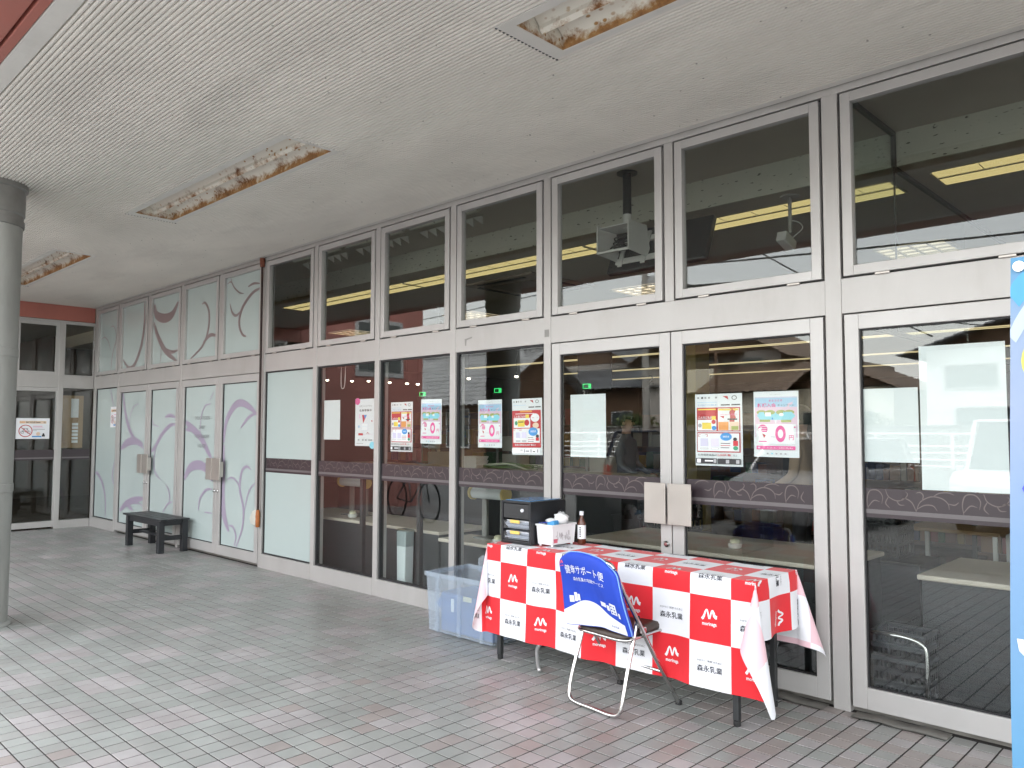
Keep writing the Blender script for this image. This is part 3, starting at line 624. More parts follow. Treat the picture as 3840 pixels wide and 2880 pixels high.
def cctv(x, y, z, lab):
    t = thing('security_camera', lab, 'camera', (x, y, z), group='security cameras on ceiling poles')
    g = G(); g.lathe([(.07, -.012), (.075, 0)], (x, y, z), 20); g.cyl((x, y, z-.01), (x, y, z-.30), .014, n=12); g.build('pole', flat('cctv_grey', (.35,.34,.32)), t, smooth=True, auto=40)
    g = G(); g.obox((x-.02, y-.03, z-.37), (.08,0,0), (0,.19,-.06), (0,.03,.08)); g.build('camera_body', wbr, t, bev=.01)
    g = G(); g.tube(smooth3([(x, y, z-.2), (x+.06, y+.02, z-.22), (x+.1, y, z-.28), (x+.02, y, z-.34)], 5), .004, 6); g.build('cable', wbr, t)
cctv(-2.74, 1.64, 3.385, 'white security camera on a ceiling pole beside the television')
cctv(-9.1, 3.4, 3.385, 'white security camera on a ceiling pole deep behind the left clear windows')
# folded blinds at the window heads
for i in (5, 6, 7):
    x0, x1 = bays[i]
    t = thing('folded_blind', 'pleated blind folded up behind the clear upper window, %s of three from the left' % ['first', 'second', 'third'][i-5], 'blind', ((x0+x1)/2, .3, 3.5), group='folded blinds')
    g = G(); g.cyl((x0+.02, .34, 3.46), (x1-.02, .34, 3.46), .032, n=14); g.build('roller', acou, t, smooth=True, auto=40)
    g = G(); n = 7
    for k in range(n):
        a = x0+.05+(x1-x0-.1)*k/n; b = a+(x1-x0-.1)/n; g.add([(a, .42, 3.42), (b, .42, 3.42), ((a+b)/2+.03, .46, 3.35), (a, .425, 3.42), (b, .425, 3.42), ((a+b)/2+.03, .465, 3.35)], [(0,1,2),(5,4,3),(0,2,5,3),(1,4,5,2)])
    g.build('pleat', flat('blind_cloth', (.3,.3,.26)), t)
t = tag(G().tube(smooth3([(-6.86, .2, 2.4), (-6.87, .2, 2.0), (-6.84, .2, 1.93), (-6.80, .2, 2.0), (-6.79, .2, 2.4)], 6), .004, 6).build('blind_cord', wbr, base=(-6.83, .2, 2.0)), 'thin looped blind cord hanging behind the leftmost clear pane', 'cord')

# packing counters
ctop = pm('counter_top_beige', (.55,.49,.42), .3, var=.08, scale=4); cside = pm('counter_side_charcoal', (.018,.02,.023), .5, var=.2)
def counter(x0, x1, y0, y1, z, lab):
    t = thing('packing_counter', lab, 'counter', ((x0+x1)/2, (y0+y1)/2, 0), group='packing counters behind the glass')
    g = G(); g.box(x0, x1, y0, y1, z-.03, z); g.build('counter_top', ctop, t, bev=.008)
    g = G(); g.box(x0+.02, x1-.02, y0+.02, y1-.02, 0, z-.03); g.build('cabinet', cside, t, bev=.004)
counter(-8.0, -5.42, .28, .9, .60, 'long packing counter behind the clear panes left of the storage box')
counter(-5.36, -4.0, .22, .62, .56, 'packing counter behind the pane beside the storage box')
counter(-3.95, -1.98, .46, 1.35, .68, 'packing counter behind the right double door above the tablecloth')
counter(-1.50, -.2, .45, 1.30, .70, 'packing counter behind the glass nearest the blue banner')
counter(-9.5, -4.6, 1.9, 2.5, 1.06, 'tall packing counter further inside, seen above the patterned band')
filmm = pm('plastic_film_roll', (.62,.66,.68), .2, var=.05); corem = flat('roll_core_card', (.55,.42,.15))
def roll(x, y, z, L, zb, lab):
    t = thing('bag_roll_holder', lab, 'bag roll', (x, y, zb), group='plastic bag rolls on the packing counters')
    g = G(); g.cyl((x-L/2, y, z), (x+L/2, y, z), .05, n=20); g.build('bag_roll', filmm, t, smooth=True, auto=40)
    for s in (-1, 1):
        g = G(); g.tube([(x+s*L/2, y, z), (x+s*(L/2+.025), y, z)], .062, 20); g.build('roll_core', corem, t, smooth=True, auto=40)
    for s in (-.6, .6):
        g = G(); g.box(x+s*L/2-.03, x+s*L/2+.03, y+.05, y+.075, zb, z+.03); g.build('stand_leg', flat('holder_grey', (.18,.18,.17)), t)
    g = G(); g.box(x-L*.4, x+L*.4, y-.05, y+.12, zb, zb+.012); g.build('stand_base', flat('holder_grey', (.18,.18,.17)), t)
roll(-7.12, .55, .955, .42, .60, 'roll of clear plastic bags behind the leftmost clear pane')
roll(-4.98, .48, .955, .38, .56, 'roll of clear plastic bags behind the black drawer cabinet')
def cup(x, y, z, lab):
    t = thing('sponge_cup', lab, 'cup', (x, y, z), group='finger sponge cups on the counters')
    g = G(); g.lathe([(.03, 0), (.045, .006), (.05, .035), (.044, .04)], (x, y, z), 20); g.build('cup_body', wbr, t, smooth=True, auto=40)
    g = G(); g.lathe([(.034, .04), (.036, .06), (.02, .072)], (x, y, z), 20); g.build('sponge', flat('sponge_cream', (.6,.58,.42)), t, smooth=True, auto=50)
cup(-6.95, .42, .60, 'white sponge cup on the left packing counter'); cup(-4.72, .33, .56, 'cream topped sponge cup beside the drawer cabinet'); cup(-2.78, .75, .68, 'white sponge cup on the counter behind the right door')
g = G(); g.prism([(-.055,0),(.055,0),(.07,.56),(-.07,.56)], lambda a, b, d: (-5.82+a, d, b+.02), .17, .27); t = thing('litter_bin', 'slim white plastic bin behind the glass left of the storage box', 'bin', (-5.82, .2, 0)); g.build('bin_body', flat('bin_white', (.6,.66,.68)), t, bev=.01)
g = G(); g.box(-5.90, -5.74, .16, .28, .44, .60); g.build('bin_bag', glass('thin_plastic', (.75,.78,.78), 1.5), t, bev=.02)
for k in (-6.42, -5.55):
    tag(G().box(k-.022, k+.022, .15, .19, 0, 1.05).build('floor_post', cside, base=(k, .17, 0)), 'thin black post standing behind the %s clear pane' % ('first' if k < -6 else 'second'), 'post', 'thin black posts')
# hanging acrylic divider + baskets
bk = pm('black_basket_plastic', (.012,.014,.016), .4, var=.1); gk = pm('grey_basket_plastic', (.02,.024,.03), .4, var=.1)
def basket(x, y, z, mat, lab, w_=.42, d_=.3, h_=.22, grp=None):
    t = thing('shopping_basket', lab, 'basket', (x, y, z), group=grp)
    g = G(); 
    n = 11
    for i in range(n):
        a = -w_/2+w_*i/(n-1)
        for s in (-1, 1): g.box(x+a-.008, x+a+.008, y+s*d_/2-.004, y+s*d_/2+.004, z, z+h_)
    for i in range(8):
        a = -d_/2+d_*i/7
        for s in (-1, 1): g.box(x+s*w_/2-.004, x+s*w_/2+.004, y+a-.008, y+a+.008, z, z+h_)
    for zz in (0, .4, .75): g.box(x-w_/2-.004, x+w_/2+.004, y-d_/2-.006, y-d_/2+.002, z+h_*zz, z+h_*zz+.02); g.box(x-w_/2-.004, x+w_/2+.004, y+d_/2-.002, y+d_/2+.006, z+h_*zz, z+h_*zz+.02); g.box(x-w_/2-.006, x-w_/2+.002, y-d_/2, y+d_/2, z+h_*zz, z+h_*zz+.02); g.box(x+w_/2-.002, x+w_/2+.006, y-d_/2, y+d_/2, z+h_*zz, z+h_*zz+.02)
    g.box(x-w_/2, x+w_/2, y-d_/2, y+d_/2, z-.006, z); g.build('basket_cage', mat, t)
    g = G()
    for (a, b, c, d) in ((x-w_/2-.015, x+w_/2+.015, y-d_/2-.015, y-d_/2+.006), (x-w_/2-.015, x+w_/2+.015, y+d_/2-.006, y+d_/2+.015), (x-w_/2-.015, x-w_/2+.006, y-d_/2+.006, y+d_/2-.006), (x+w_/2-.006, x+w_/2+.015, y-d_/2+.006, y+d_/2-.006)): g.box(a, b, c, d, z+h_, z+h_+.025)
    g.build('basket_rim', mat, t, bev=.004)
for k in range(3): basket(-1.53, .32, .05+.07*k, gk, 'grey shopping basket behind the right glass, %s of its stack' % ['lowest', 'middle one', 'topmost'][k], .25, .2, .2, 'stacked grey baskets')
g = G(); g.tube(smooth3([(-1.66, .19, .40), (-1.5, .19, .40), (-1.41, .19, .38), (-1.38, .19, .33), (-1.38, .19, .15), (-1.38, .19, .01)], 5), .011, 8); t = tag(g.build('basket_stand', CHROME, base=(-1.38, .16, 0), smooth=True), 'bent chrome tube stand in front of the grey baskets behind glass', 'stand')
for k in range(3): basket(-2.32-.02*k, 2.05, .55+.1*k, bk, 'black shopping basket seen behind the right door, %s of its stack' % ['lowest', 'middle one', 'topmost'][k], .5, .35, .24, 'stacked black baskets')
tag(G().box(-2.7, -1.9, 1.8, 2.3, 0, .545).build('basket_plinth', cside, base=(-2.3, 2.05, 0)), 'dark plinth carrying the black basket stack inside', 'plinth')
for k in range(2): basket(-3.95-.02*k, 1.75, .62+.1*k, bk, 'black shopping basket behind the glass beside the white basket, %s' % ['lower', 'upper'][k], .42, .35, .24, 'black baskets behind the table')
tag(G().box(-4.25, -3.6, 1.55, 1.95, 0, .61).build('basket_plinth', cside, base=(-3.9, 1.75, 0)), 'dark plinth carrying two black baskets behind the table', 'plinth')
# divider screen on the right counter
tag(G().box(-2.62, -2.615, .55, 1.0, .682, 1.15).build('acrylic_screen', glass('acrylic', (.9,.93,.92), 1.3), base=(-2.6, .8, .68)), 'clear acrylic screen standing on the counter behind the right door', 'screen')
# small desk with white legs in the right window
t = thing('side_desk', 'small wooden desk with white legs deep behind the right window', 'desk', (-2.0, 3.0, 0))
g = G(); g.box(-2.3, -1.6, 2.75, 3.25, .68, .71); g.build('desk_top', flat('desk_wood', (.25,.16,.08)), t, bev=.005)
for a in (-2.26, -1.64):
    for b_ in (2.79, 3.21): g = G(); g.box(a-.015, a+.015, b_-.015, b_+.015, 0, .68); g.build('leg', wbr, t)
# checkouts with green lamps
regm = flat('register_cream', (.5,.48,.42)); greenE = emis('green_lamp_glow', (.05,.9,.22), .14); dkg = flat('lamp_core_green', (.02,.2,.06))
for x, num, lab in ((-10.19, None, 'checkout with a green lamp beside the grey roof reflection'), (-8.42, None, 'checkout with a green lamp behind the pink campaign poster'), (-6.71, '3', 'checkout with a green lamp over the number three sign')):
    t = thing('checkout', lab, 'checkout', (x, 4.2, 0), group='checkouts with green lamps')
    g = G(); g.box(x-.4, x+.4, 3.6, 5.6, 0, .9); g.build('checkout_desk', regm, t, bev=.02)
    g = G(); g.cyl((x, 4, .9), (x, 4, 1.95), .02, n=10); g.build('lamp_pole', flat('holder_grey', (.18,.18,.17)), t)
    g = G(); g.box(x-.10, x+.10, 3.985, 4.03, 1.955, 2.075); g.build('number_sign', blk, t, bev=.004)
    g = G(); g.ring(x-.055, x+.055, 2.078, 2.145, .012, .012, .006, .012, 3.98, 4.03); g.build('lamp_rim', greenE, t, bev=.003)
    g = G(); g.box(x-.043, x+.043, 3.985, 4.02, 2.084, 2.133); g.build('lamp_core', dkg, t)
    if num: g = G(); g.text(num, .11, xz(3.983), 0, (x-.06, 1.975), 'L', .02); g.text('レジ', .05, xz(3.983), 0, (x+.01, 1.985), 'L', .0); g.build('sign_lettering', wbr, t)
    g = G(); g.box(x-.2, x+.1, 4.3, 4.6, .9, 1.15); g.box(x-.18, x+.12, 4.28, 4.3, 1.2, 1.42); g.cyl((x-.03, 4.4, 1.15), (x-.03, 4.3, 1.3), .03, n=8); g.build('till', regm, t, bev=.01)
tag(G().text('2', .2, xz(5.0), 0, (-6.4, 2.16), 'L', .0).build('aisle_number', flat('aisle_number_grey', (.2,.2,.19)), base=(-6.34, 5.0, 2.2)), 'grey number two hanging inside near the utility pole reflection', 'sign')
# shelves with goods
goods = [flat('goods_%d' % i, tuple(q*.6 for q in c), .45) for i, c in enumerate([(.45,.05,.04),(.5,.32,.04),(.12,.06,.03),(.5,.45,.35),(.05,.15,.05),(.3,.1,.05),(.05,.07,.2),(.4,.2,.08)])]
shelfm = flat('shelf_brown', (.13,.065,.035))
def shelf(x0, x1, y, h, lab, seed):
    rr = random.Random(seed)
    t = thing('goods_shelf', lab, 'shelf', ((x0+x1)/2, y, 0), group='goods shelves deep in the shop')
    g = G(); g.box(x0, x1, y+.25, y+.3, 0, h); 
    lev = [.1+.38*k for k in range(int(h/.38))]
    for z in lev: g.box(x0, x1, y-.12, y+.25, z-.025, z)
    g.build('shelf_frame', shelfm, t)
    g = G()
    for z in lev:
        x = x0+.03
        while x < x1-.2:
            ww = rr.uniform(.07,.2); hh = rr.uniform(.12,.3); g.box(x, x+ww-.01, y-.08, y+.2, z, z+hh, rr.randrange(8)); x += ww
    g.build('goods', goods, t, kind='stuff')
shelf(-14.5, -11.0, 6.6, 1.9, 'brown goods shelf behind the leftmost clear panes', 1); shelf(-10.6, -8.8, 6.9, 2.1, 'brown goods shelf behind the pane left of the drawer cabinet', 2); shelf(-8.2, -5.6, 7.2, 1.8, 'goods shelf behind the white sheet on the right door', 3); shelf(-5.0, -1.0, 6.8, 1.5, 'goods shelf behind the right door and window', 4)
shelf(-1.9, .8, 3.4, 1.4, 'low goods shelf behind the white sheets by the banner', 5); shelf(-19, -15.5, 5, 1.7, 'goods shelf seen through the left wing', 6)
tag(G().box(-6.75, -6.35, 6.2, 6.6, 0, 3.384).build('pillar', flat('pillar_ochre', (.38,.29,.09)), base=(-6.5, 6.4, 0)), 'ochre pillar inside the shop behind the third clear pane', 'pillar')
t = thing('hanging_board', 'dark hanging menu board beside the ochre pillar', 'board', (-7.6, 5.2, 2.7)); g = G(); g.box(-7.85, -7.2, 5.2, 5.23, 2.1, 2.75); g.build('board_face', blk, t); g = G(); g.box(-7.85, -7.83, 5.2, 5.23, 2.75, 3.38); g.box(-7.22, -7.2, 5.2, 5.23, 2.75, 3.38); g.build('hanger', blk, t)
spotE = emis('spot_bulb', (1, .88, .65), 2)
for k, (x, z) in enumerate(((-17.7,2.82),(-16.59,2.75),(-15.89,2.72),(-15.05,2.65),(-14.39,2.6),(-14.0,2.57),(-12.3,2.62),(-10.9,2.6))):
    t = thing('spot_lamp', 'small bright spot lamp deep in the shop, number %s from the left' % ['one','two','three','four','five','six','seven','eight'][k], 'lamp', (x, 7, z), group='spot lamps deep in the shop')
    g = G(); g.lathe([(.0, -.035), (.035, -.02), (.038, .0)], (x, 7, z), 12); g.build('bulb', spotE, t, smooth=True)
    g = G(); g.lathe([(.03, .001), (.02, .05), (.006, .06)], (x, 7, z), 12); g.cyl((x, 7, z+.055), (x, 7, 3.384), .003, n=6); g.build('lamp_body', blk, t)
# trays and leeks on the tall counter
foam = flat('foam_white', (.7,.7,.68))
for k in range(3):
    g = G(); g.prism([(-.1,0),(.1,0),(.13,.05),(-.13,.05)], lambda a, b, d: (-6.83+a, d, 1.065+.045*k+b), 1.95, 2.15); tag(g.build('foam_tray', foam, base=(-6.83, 2.05, 1.065+.045*k), bev=.006), 'white foam tray above the patterned band, %s of three' % ['bottom', 'middle', 'top'][k], 'tray', 'white foam trays')
t = thing('leek_bundle', 'bundle of green leeks in clear wrap lying above the patterned band', 'vegetables', (-6.2, 2.05, 1.06)); rr = random.Random(9)
lk = [flat('leek_green', (.10,.17,.04)), flat('leek_white', (.55,.58,.45))]
for i in range(14):
    y0 = 1.95+.016*i; a = rr.uniform(-.03,.03); g = G(); g.tube(smooth3([(-6.58, y0, 1.085+rr.uniform(0,.04)), (-6.2, y0+a, 1.09+rr.uniform(0,.05)), (-5.84, y0+a*2, 1.08+rr.uniform(0,.05))], 5), [.014]*5+[.009]*5+[.006], 6, mi=0); g.build('leek', lk[i % 2], t, smooth=True)
# cardboard notice board behind the left wing glass
t = thing('notice_board', 'brown cardboard notice board behind the left wing glass', 'board', (-13.75, -.35, 1.2)); g = G(); g.box(-13.75, -13.74, -.46, -.06, 1.22, 2.05); g.build('board_sheet', flat('cardboard', (.33,.22,.12)), t); g = G()
for k in range(6): g.box(-13.739, -13.737, -.22, -.13, 1.3+.055*k, 1.34+.055*k)
g.box(-13.739, -13.737, -.24, -.13, 1.70, 2.0); g.build('paper_slip', WHITEP, t)

# glass partition running into the shop beside the post
t = thing('glass_partition', 'glass partition with thin dark edge running into the shop at the upper right', 'partition', (-1.89, 2.2, 0))
dkf = flat('partition_edge', (.05,.055,.05))
g = G(); g.box(-1.905, -1.875, .13, 1.478, 3.602, 3.631); g.build('edge_bar', dkf, t)
g = G(); g.box(-1.905, -1.875, 1.45, 1.478, 3.384, 3.602); g.build('edge_bar', dkf, t)
g = G(); g.box(-1.905, -1.875, 1.478, 5.2, 3.355, 3.383); g.build('edge_bar', dkf, t)
pg = glass('partition_glass', (.86,.9,.88), .8)
g = G(); g.box(-1.893, -1.887, .13, 1.45, 2.2, 3.602); g.build('partition_pane', pg, t)
g = G(); g.box(-1.893, -1.887, 1.48, 3.2, 2.2, 3.355); g.build('partition_pane', pg, t)
g = G(); g.box(-1.894, -1.886, 1.455, 1.475, 2.2, 3.384); g.build('partition_joint', dkf, t)
g = G(); g.box(-1.905, -1.875, .13, 5.2, 2.17, 2.2); g.build('edge_bar', dkf, t)
for yy in (.6, 3.2, 5.18): g = G(); g.box(-1.905, -1.875, yy, yy+.03, 0, 2.17); g.build('partition_post', dkf, t)
# ================================================================== bench
t = thing('bench', 'low black slatted bench against the frosted doors', 'bench', (-10.38, -.215, 0))
bm_ = pm('bench_black_wood', (.014,.016,.02), .38, var=.3, scale=12, aniso=(.3,3,3), bump=.1, bscale=30)
g0 = -.405
for k in range(4):
    y0 = -.40+.0925*k; g = G(); g.box(-11.0, -9.78, y0, y0+.082, .392, .414); g.build('seat_slat', bm_, t, bev=.003)
for (x, y) in ((-10.86, -.36), (-9.87, -.36), (-9.87, -.07), (-10.86, -.07)):
    g = G(); g.box(x-.036, x+.036, y-.036, y+.036, 0, .391); g.build('leg', bm_, t, bev=.003)
for y in (-.365, -.065): g = G(); g.box(-10.823, -9.907, y-.012, y+.012, .325, .388); g.build('apron', bm_, t, bev=.002)
for x in (-10.86, -9.87):
    g = G(); g.box(x-.012, x+.012, -.323, -.107, .33, .388); g.build('apron', bm_, t, bev=.002)
    g = G(); g.box(x-.014, x+.014, -.323, -.107, .15, .205); g.build('stretcher', bm_, t, bev=.002)
g = G(); g.box(-10.845, -9.885, -.245, -.185, .165, .19); g.build('long_stretcher', bm_, t, bev=.002)

# ================================================================== rusty rod with taped end
t = thing('rusty_rod', 'thin dark rusty rod hanging on the mullion with an orange taped end', 'rod', (-8.10, -.035, .45))
rodm = pm('dark_rusted_steel', (.035,.022,.02), .6, .3, var=.5, scale=14, dirt=.5, dirtc=(.16,.06,.03))
g = G(); g.cyl((-8.115, -.03, 3.36), (-8.10, -.03, .62), .013, n=10); g.build('rod', rodm, t, smooth=True, auto=50)
g = G(); g.lathe([(.014, .44), (.022, .445), (.024, .50), (.022, .53), (.025, .56), (.022, .60), (.016, .63)], (-8.10, -.03, 0), 12); g.build('tape_wrap', pm('orange_tape', (.38,.12,.03), .5, var=.3, scale=40), t, smooth=True)
g = G(); g.lathe([(.022, 3.33), (.026, 3.35), (.028, 3.43)], (-8.115, -.03, 0), 12); g.build('rod_socket', pm('red_rust', (.22,.07,.04), .7, var=.3), t, smooth=True)
g = G(); g.prism([(-.02, .64), (-.10, .61), (-.155, .53), (-.135, .47), (-.02, .45)], lambda a, b, d: (-8.10+a, d, b), -.05, -.02); g.build('plastic_bag', pm('pale_bag', (.55,.55,.5), .5, var=.15), t, bev=.012)

# ================================================================== storage box
t = thing('storage_box', 'translucent plastic storage box with blue contents beside the table', 'storage box', (-4.32, -.27, 0))
tb = bpy.data.materials.new('translucent_plastic'); tb.use_nodes = True; nt = tb.node_tree; nt.nodes.clear(); L = nt.links.new
tr = N(nt, 'ShaderNodeBsdfTransparent'); tr.inputs[0].default_value = (.86,.9,.94,1)
df = N(nt, 'ShaderNodeBsdfPrincipled'); df.inputs['Base Color'].default_value = (.72,.77,.82,1); df.inputs['Roughness'].default_value = .32
nz = N(nt, 'ShaderNodeTexNoise'); nz.inputs['Scale'].default_value = 6; mr = N(nt, 'ShaderNodeMapRange'); mr.inputs[3].default_value = .15; mr.inputs[4].default_value = .22; L(nz.outputs['Fac'], mr.inputs[0])
mx = N(nt, 'ShaderNodeMixShader'); L(mr.outputs[0], mx.inputs[0]); L(tr.outputs[0], mx.inputs[1]); L(df.outputs[0], mx.inputs[2]); oo = N(nt, 'ShaderNodeOutputMaterial'); L(mx.outputs[0], oo.inputs[0])
BX0, BX1, BY0, BY1, BH = -4.66, -3.98, -.46, -.06, .446
def fl_box(g, x0, x1, y0, y1, z0, z1, f, th):   # open tapered wall box
    a = [(x0, y0), (x1, y0), (x1, y1), (x0, y1)]; b = [(x0-f, y0-f), (x1+f, y0-f), (x1+f, y1+f), (x0-f, y1+f)]
    ia = [(x0+th, y0+th), (x1-th, y0+th), (x1-th, y1-th), (x0+th, y1-th)]; ib = [(x0-f+th, y0-f+th), (x1+f-th, y0-f+th), (x1+f-th, y1+f-th), (x0-f+th, y1+f-th)]
    V = [(p[0], p[1], z0) for p in a]+[(p[0], p[1], z1) for p in b]+[(p[0], p[1], z0+th) for p in ia]+[(p[0], p[1], z1) for p in ib]
    F = [(3,2,1,0), (8,9,10,11)]+[(i, (i+1) % 4, 4+(i+1) % 4, 4+i) for i in range(4)]+[(8+(i+1) % 4, 8+i, 12+i, 12+(i+1) % 4) for i in range(4)]+[(4+i, 4+(i+1) % 4, 12+(i+1) % 4, 12+i) for i in range(4)]
    return g.add(V, F)
g = G(); fl_box(g, BX0, BX1, BY0, BY1, .008, BH-.005, .018, .003); g.build('box_wall', tb, t, bev=.006)
g = G(); e = .022
for (a, b, c, d) in ((BX0-e-.008, BX1+e+.008, BY0-e-.008, BY0-e+.004), (BX0-e-.008, BX1+e+.008, BY1+e-.004, BY1+e+.008), (BX0-e-.008, BX0-e+.004, BY0-e+.004, BY1+e-.004), (BX1+e-.004, BX1+e+.008, BY0-e+.004, BY1+e-.004)): g.box(a, b, c, d, BH-.035, BH)
g.build('box_rim', tb, t, bev=.004)
for x in (BX0+.10, BX0+.34, BX1-.1): g = G(); g.box(x-.016, x+.016, BY0-.016, BY0-.001, .01, BH-.036); g.build('box_rib', tb, t, bev=.003)
g = G(); g.prism([(-4.56,.40),(-4.1,.40),(-4.06,.44),(-4.06,.50),(-4.1,.53),(-4.52,.53),(-4.56,.5)], lambda a, b, d: (a, d, b), -.052, -.045); g.build('box_lid', tb, t, bev=.003)
t2 = thing('blue_cloth_bundle', 'folded blue fabric bundle inside the translucent box', 'fabric', (-4.3, -.27, .02))
bl = pm('blue_fabric', (.06,.16,.36), .8, var=.1, scale=5)
g = G(); g.box(-4.565, -4.0, -.435, -.09, .015, .30); g.build('fabric_body', bl, t2, bev=.02)
g = G(); g.prism([(-4.655,.20),(-4.566,.30),(-4.566,.14)], lambda a, b, d: (a, d, b), -.40, -.2); g.build('fabric_corner', bl, t2, bev=.004)
wl = flat('fabric_white_tag', (.75,.76,.74))
g = G(); g.box(-4.44, -4.41, -.4375, -.4352, .17, .265); g.build('handle_slot', wl, t2); g = G(); g.box(-4.31, -4.22, -.4375, -.4352, .265, .30); g.build('paper_tag', flat('tag_cream', (.7,.66,.45)), t2)

# ================================================================== folding table
TX0, TX1, TY0, TY1, TZ = -3.85, -1.917, -.64, -.165, .748
t = thing('folding_table', 'long folding table with dark square legs under the checked cloth', 'table', ((TX0+TX1)/2, (TY0+TY1)/2, 0))
legm = pm('table_leg_dark', (.03,.032,.034), .45, .2, var=.15)
g = G(); g.box(TX0+.01, TX1-.01, TY0+.01, TY1-.01, TZ-.03, TZ-.004); g.build('table_top', flat('table_top_grey', (.3,.29,.27)), t, bev=.005)
for x in (-3.756, -2.047):
    for y in (-.607, -.195):
        g = G(); g.box(x-.016, x+.016, y-.016, y+.016, .03, TZ-.03); lg = g.build('leg', legm, t, bev=.003)
        g = G(); g.lathe([(.017, .0), (.019, .004), (.019, .028), (.012, .031)], (x, y, 0), 14); g.build('foot', RUBBER, lg, smooth=True, auto=40)
    g = G(); g.box(x-.012, x+.012, -.591, -.211, .60, .63); g.build('leg_brace', legm, t)
g = G(); g.tube(smooth3([(-3.42, -.50, .30), (-3.45, -.52, .17), (-3.475, -.55, .11), (-3.43, -.60, .055), (-3.36, -.66, .013)], 6), .013, 10); g.build('fold_stay', pm('pale_steel', (.5,.5,.5), .4, .6), t, smooth=True)

# ================================================================== tablecloth
CELL = .238; US, VS = -2.052, -.51
OF, OR_, OL, OB = .583, .30, .33, .40
U0, U1, V0, V1 = TX0-OL, TX1+OR_, TY0-OF, TY1+OB
def corner(cx, cy, du, dv, h, tg):
    r = math.hypot(du, dv)
    if r < 1e-9: return (cx, cy, TZ)
    an = math.atan2(du, dv); psi = 4*an; RHO = (.19 if cy < -.4 else .17) if cx > -3 else .10
    ox = RHO*(h[0]*(1-math.cos(psi))+tg[0]*math.sin(psi)); oy = RHO*(h[1]*(1-math.cos(psi))+tg[1]*math.sin(psi))
    n = math.sqrt(1+ox*ox+oy*oy)
    ca, sa = math.cos(an), math.sin(an); o_ = OR_ if cx > -3 else OL; f_ = OF if cy < -.4 else OB
    redge = min(o_/max(sa, 1e-6), f_/max(ca, 1e-6)); cap = f_*ca*ca+o_*sa*sa+(.14 if cx > -3 else .05)*math.sin(2*an); r *= 1-(1-min(1, cap/redge))*min(r/redge, 1)
    return (cx+ox/n*r, cy+oy/n*r, TZ-r/n)
def cloth(u, v):
    du = max(TX0-u, 0, u-TX1); dv = max(TY0-v, 0, v-TY1); front = v < TY0; right = u > TX1
    if du == 0 and dv == 0: return (u, v, TZ+.0015*math.sin(u*9+v*4))
    if du == 0:
        s = (u-TX0)/(TX1-TX0); wn = math.sin(math.pi*s)**.4
        wav = (.016*math.sin(s*15+.6)+.012*math.sin(s*29+2)+.008*math.sin(s*53+dv*5)+.012)*wn*min(dv/.25, 1)*(.4+.6*dv/.58)
        e = -(.006*min(dv/.03, 1)+wav+.012*dv*wn) if front else .006*min(dv/.03, 1)
        return (u, (TY0 if front else TY1)+e*wn if True else 0, TZ-dv*(1-.004))
    if dv == 0:
        s = (v-TY0)/(TY1-TY0); wn = math.sin(math.pi*s)**.5
        e = (.006+.02*math.sin(s*9)*du/.3)*wn*min(du/.05, 1)
        return ((TX1+e) if right else (TX0-e), v, TZ-du)
    hx, hy = (.2, .98) if front else (.45, .89)
    sx = 1 if right else -1; sy = -1 if front else 1
    return corner(TX1 if right else TX0, TY0 if front else TY1, du, dv, (hx*sx, hy*sy), (hy*sx, -hx*sy))
def clothn(u, v, off):
    e = .004; p = Vector(cloth(u, v)); a = Vector(cloth(u+e, v))-Vector(cloth(u-e, v)); b = Vector(cloth(u, v+e))-Vector(cloth(u, v-e))
    n = a.cross(b); n = n.normalized() if n.length > 1e-12 else Vector((0,0,1))
    return tuple(p+n*off)
def lines(lo, hi, s0, step, extra):
    out = {round(lo, 5), round(hi, 5)}; k = math.ceil((lo-s0)/step)
    while s0+k*step < hi: out.add(round(s0+k*step, 5)); k += 1
    for q in extra: out.add(round(q, 5))
    out = sorted(out); res = []
    for a, b in zip(out, out[1:]):
        n = max(1, math.ceil((b-a)/.018)); res += [a+(b-a)*i/n for i in range(n)]
    return res+[out[-1]]
us = lines(U0, U1, US, CELL, [TX0, TX0-.008, TX1, TX1+.008]); vs2 = lines(V0, V1, VS, CELL, [TY0, TY0-.008, TY1, TY1+.008])
def clothmat(name, c, cb):
    mt = pm(name, c, .75, var=.05, scale=3, bump=.9, bscale=5.5); nt = mt.node_tree; b = nt.nodes['Principled BSDF']; src = b.inputs['Base Color'].links[0].from_socket
    ge = N(nt, 'ShaderNodeNewGeometry'); mx = N(nt, 'ShaderNodeMix', data_type='RGBA'); nt.links.new(ge.outputs['Backfacing'], mx.inputs[0]); nt.links.new(src, mx.inputs[6]); mx.inputs[7].default_value = (*cb, 1); nt.links.new(mx.outputs[2], b.inputs['Base Color'])
    b.inputs['Sheen Weight'].default_value = .15; return mt
CR_ = clothmat('cloth_red', (.68,.012,.022), (.74,.50,.56)); CW_ = clothmat('cloth_white', (.74,.75,.80), (.74,.75,.80))
cellidx = lambda u, v: (math.floor((u-US)/CELL), math.floor((v-VS)/CELL))
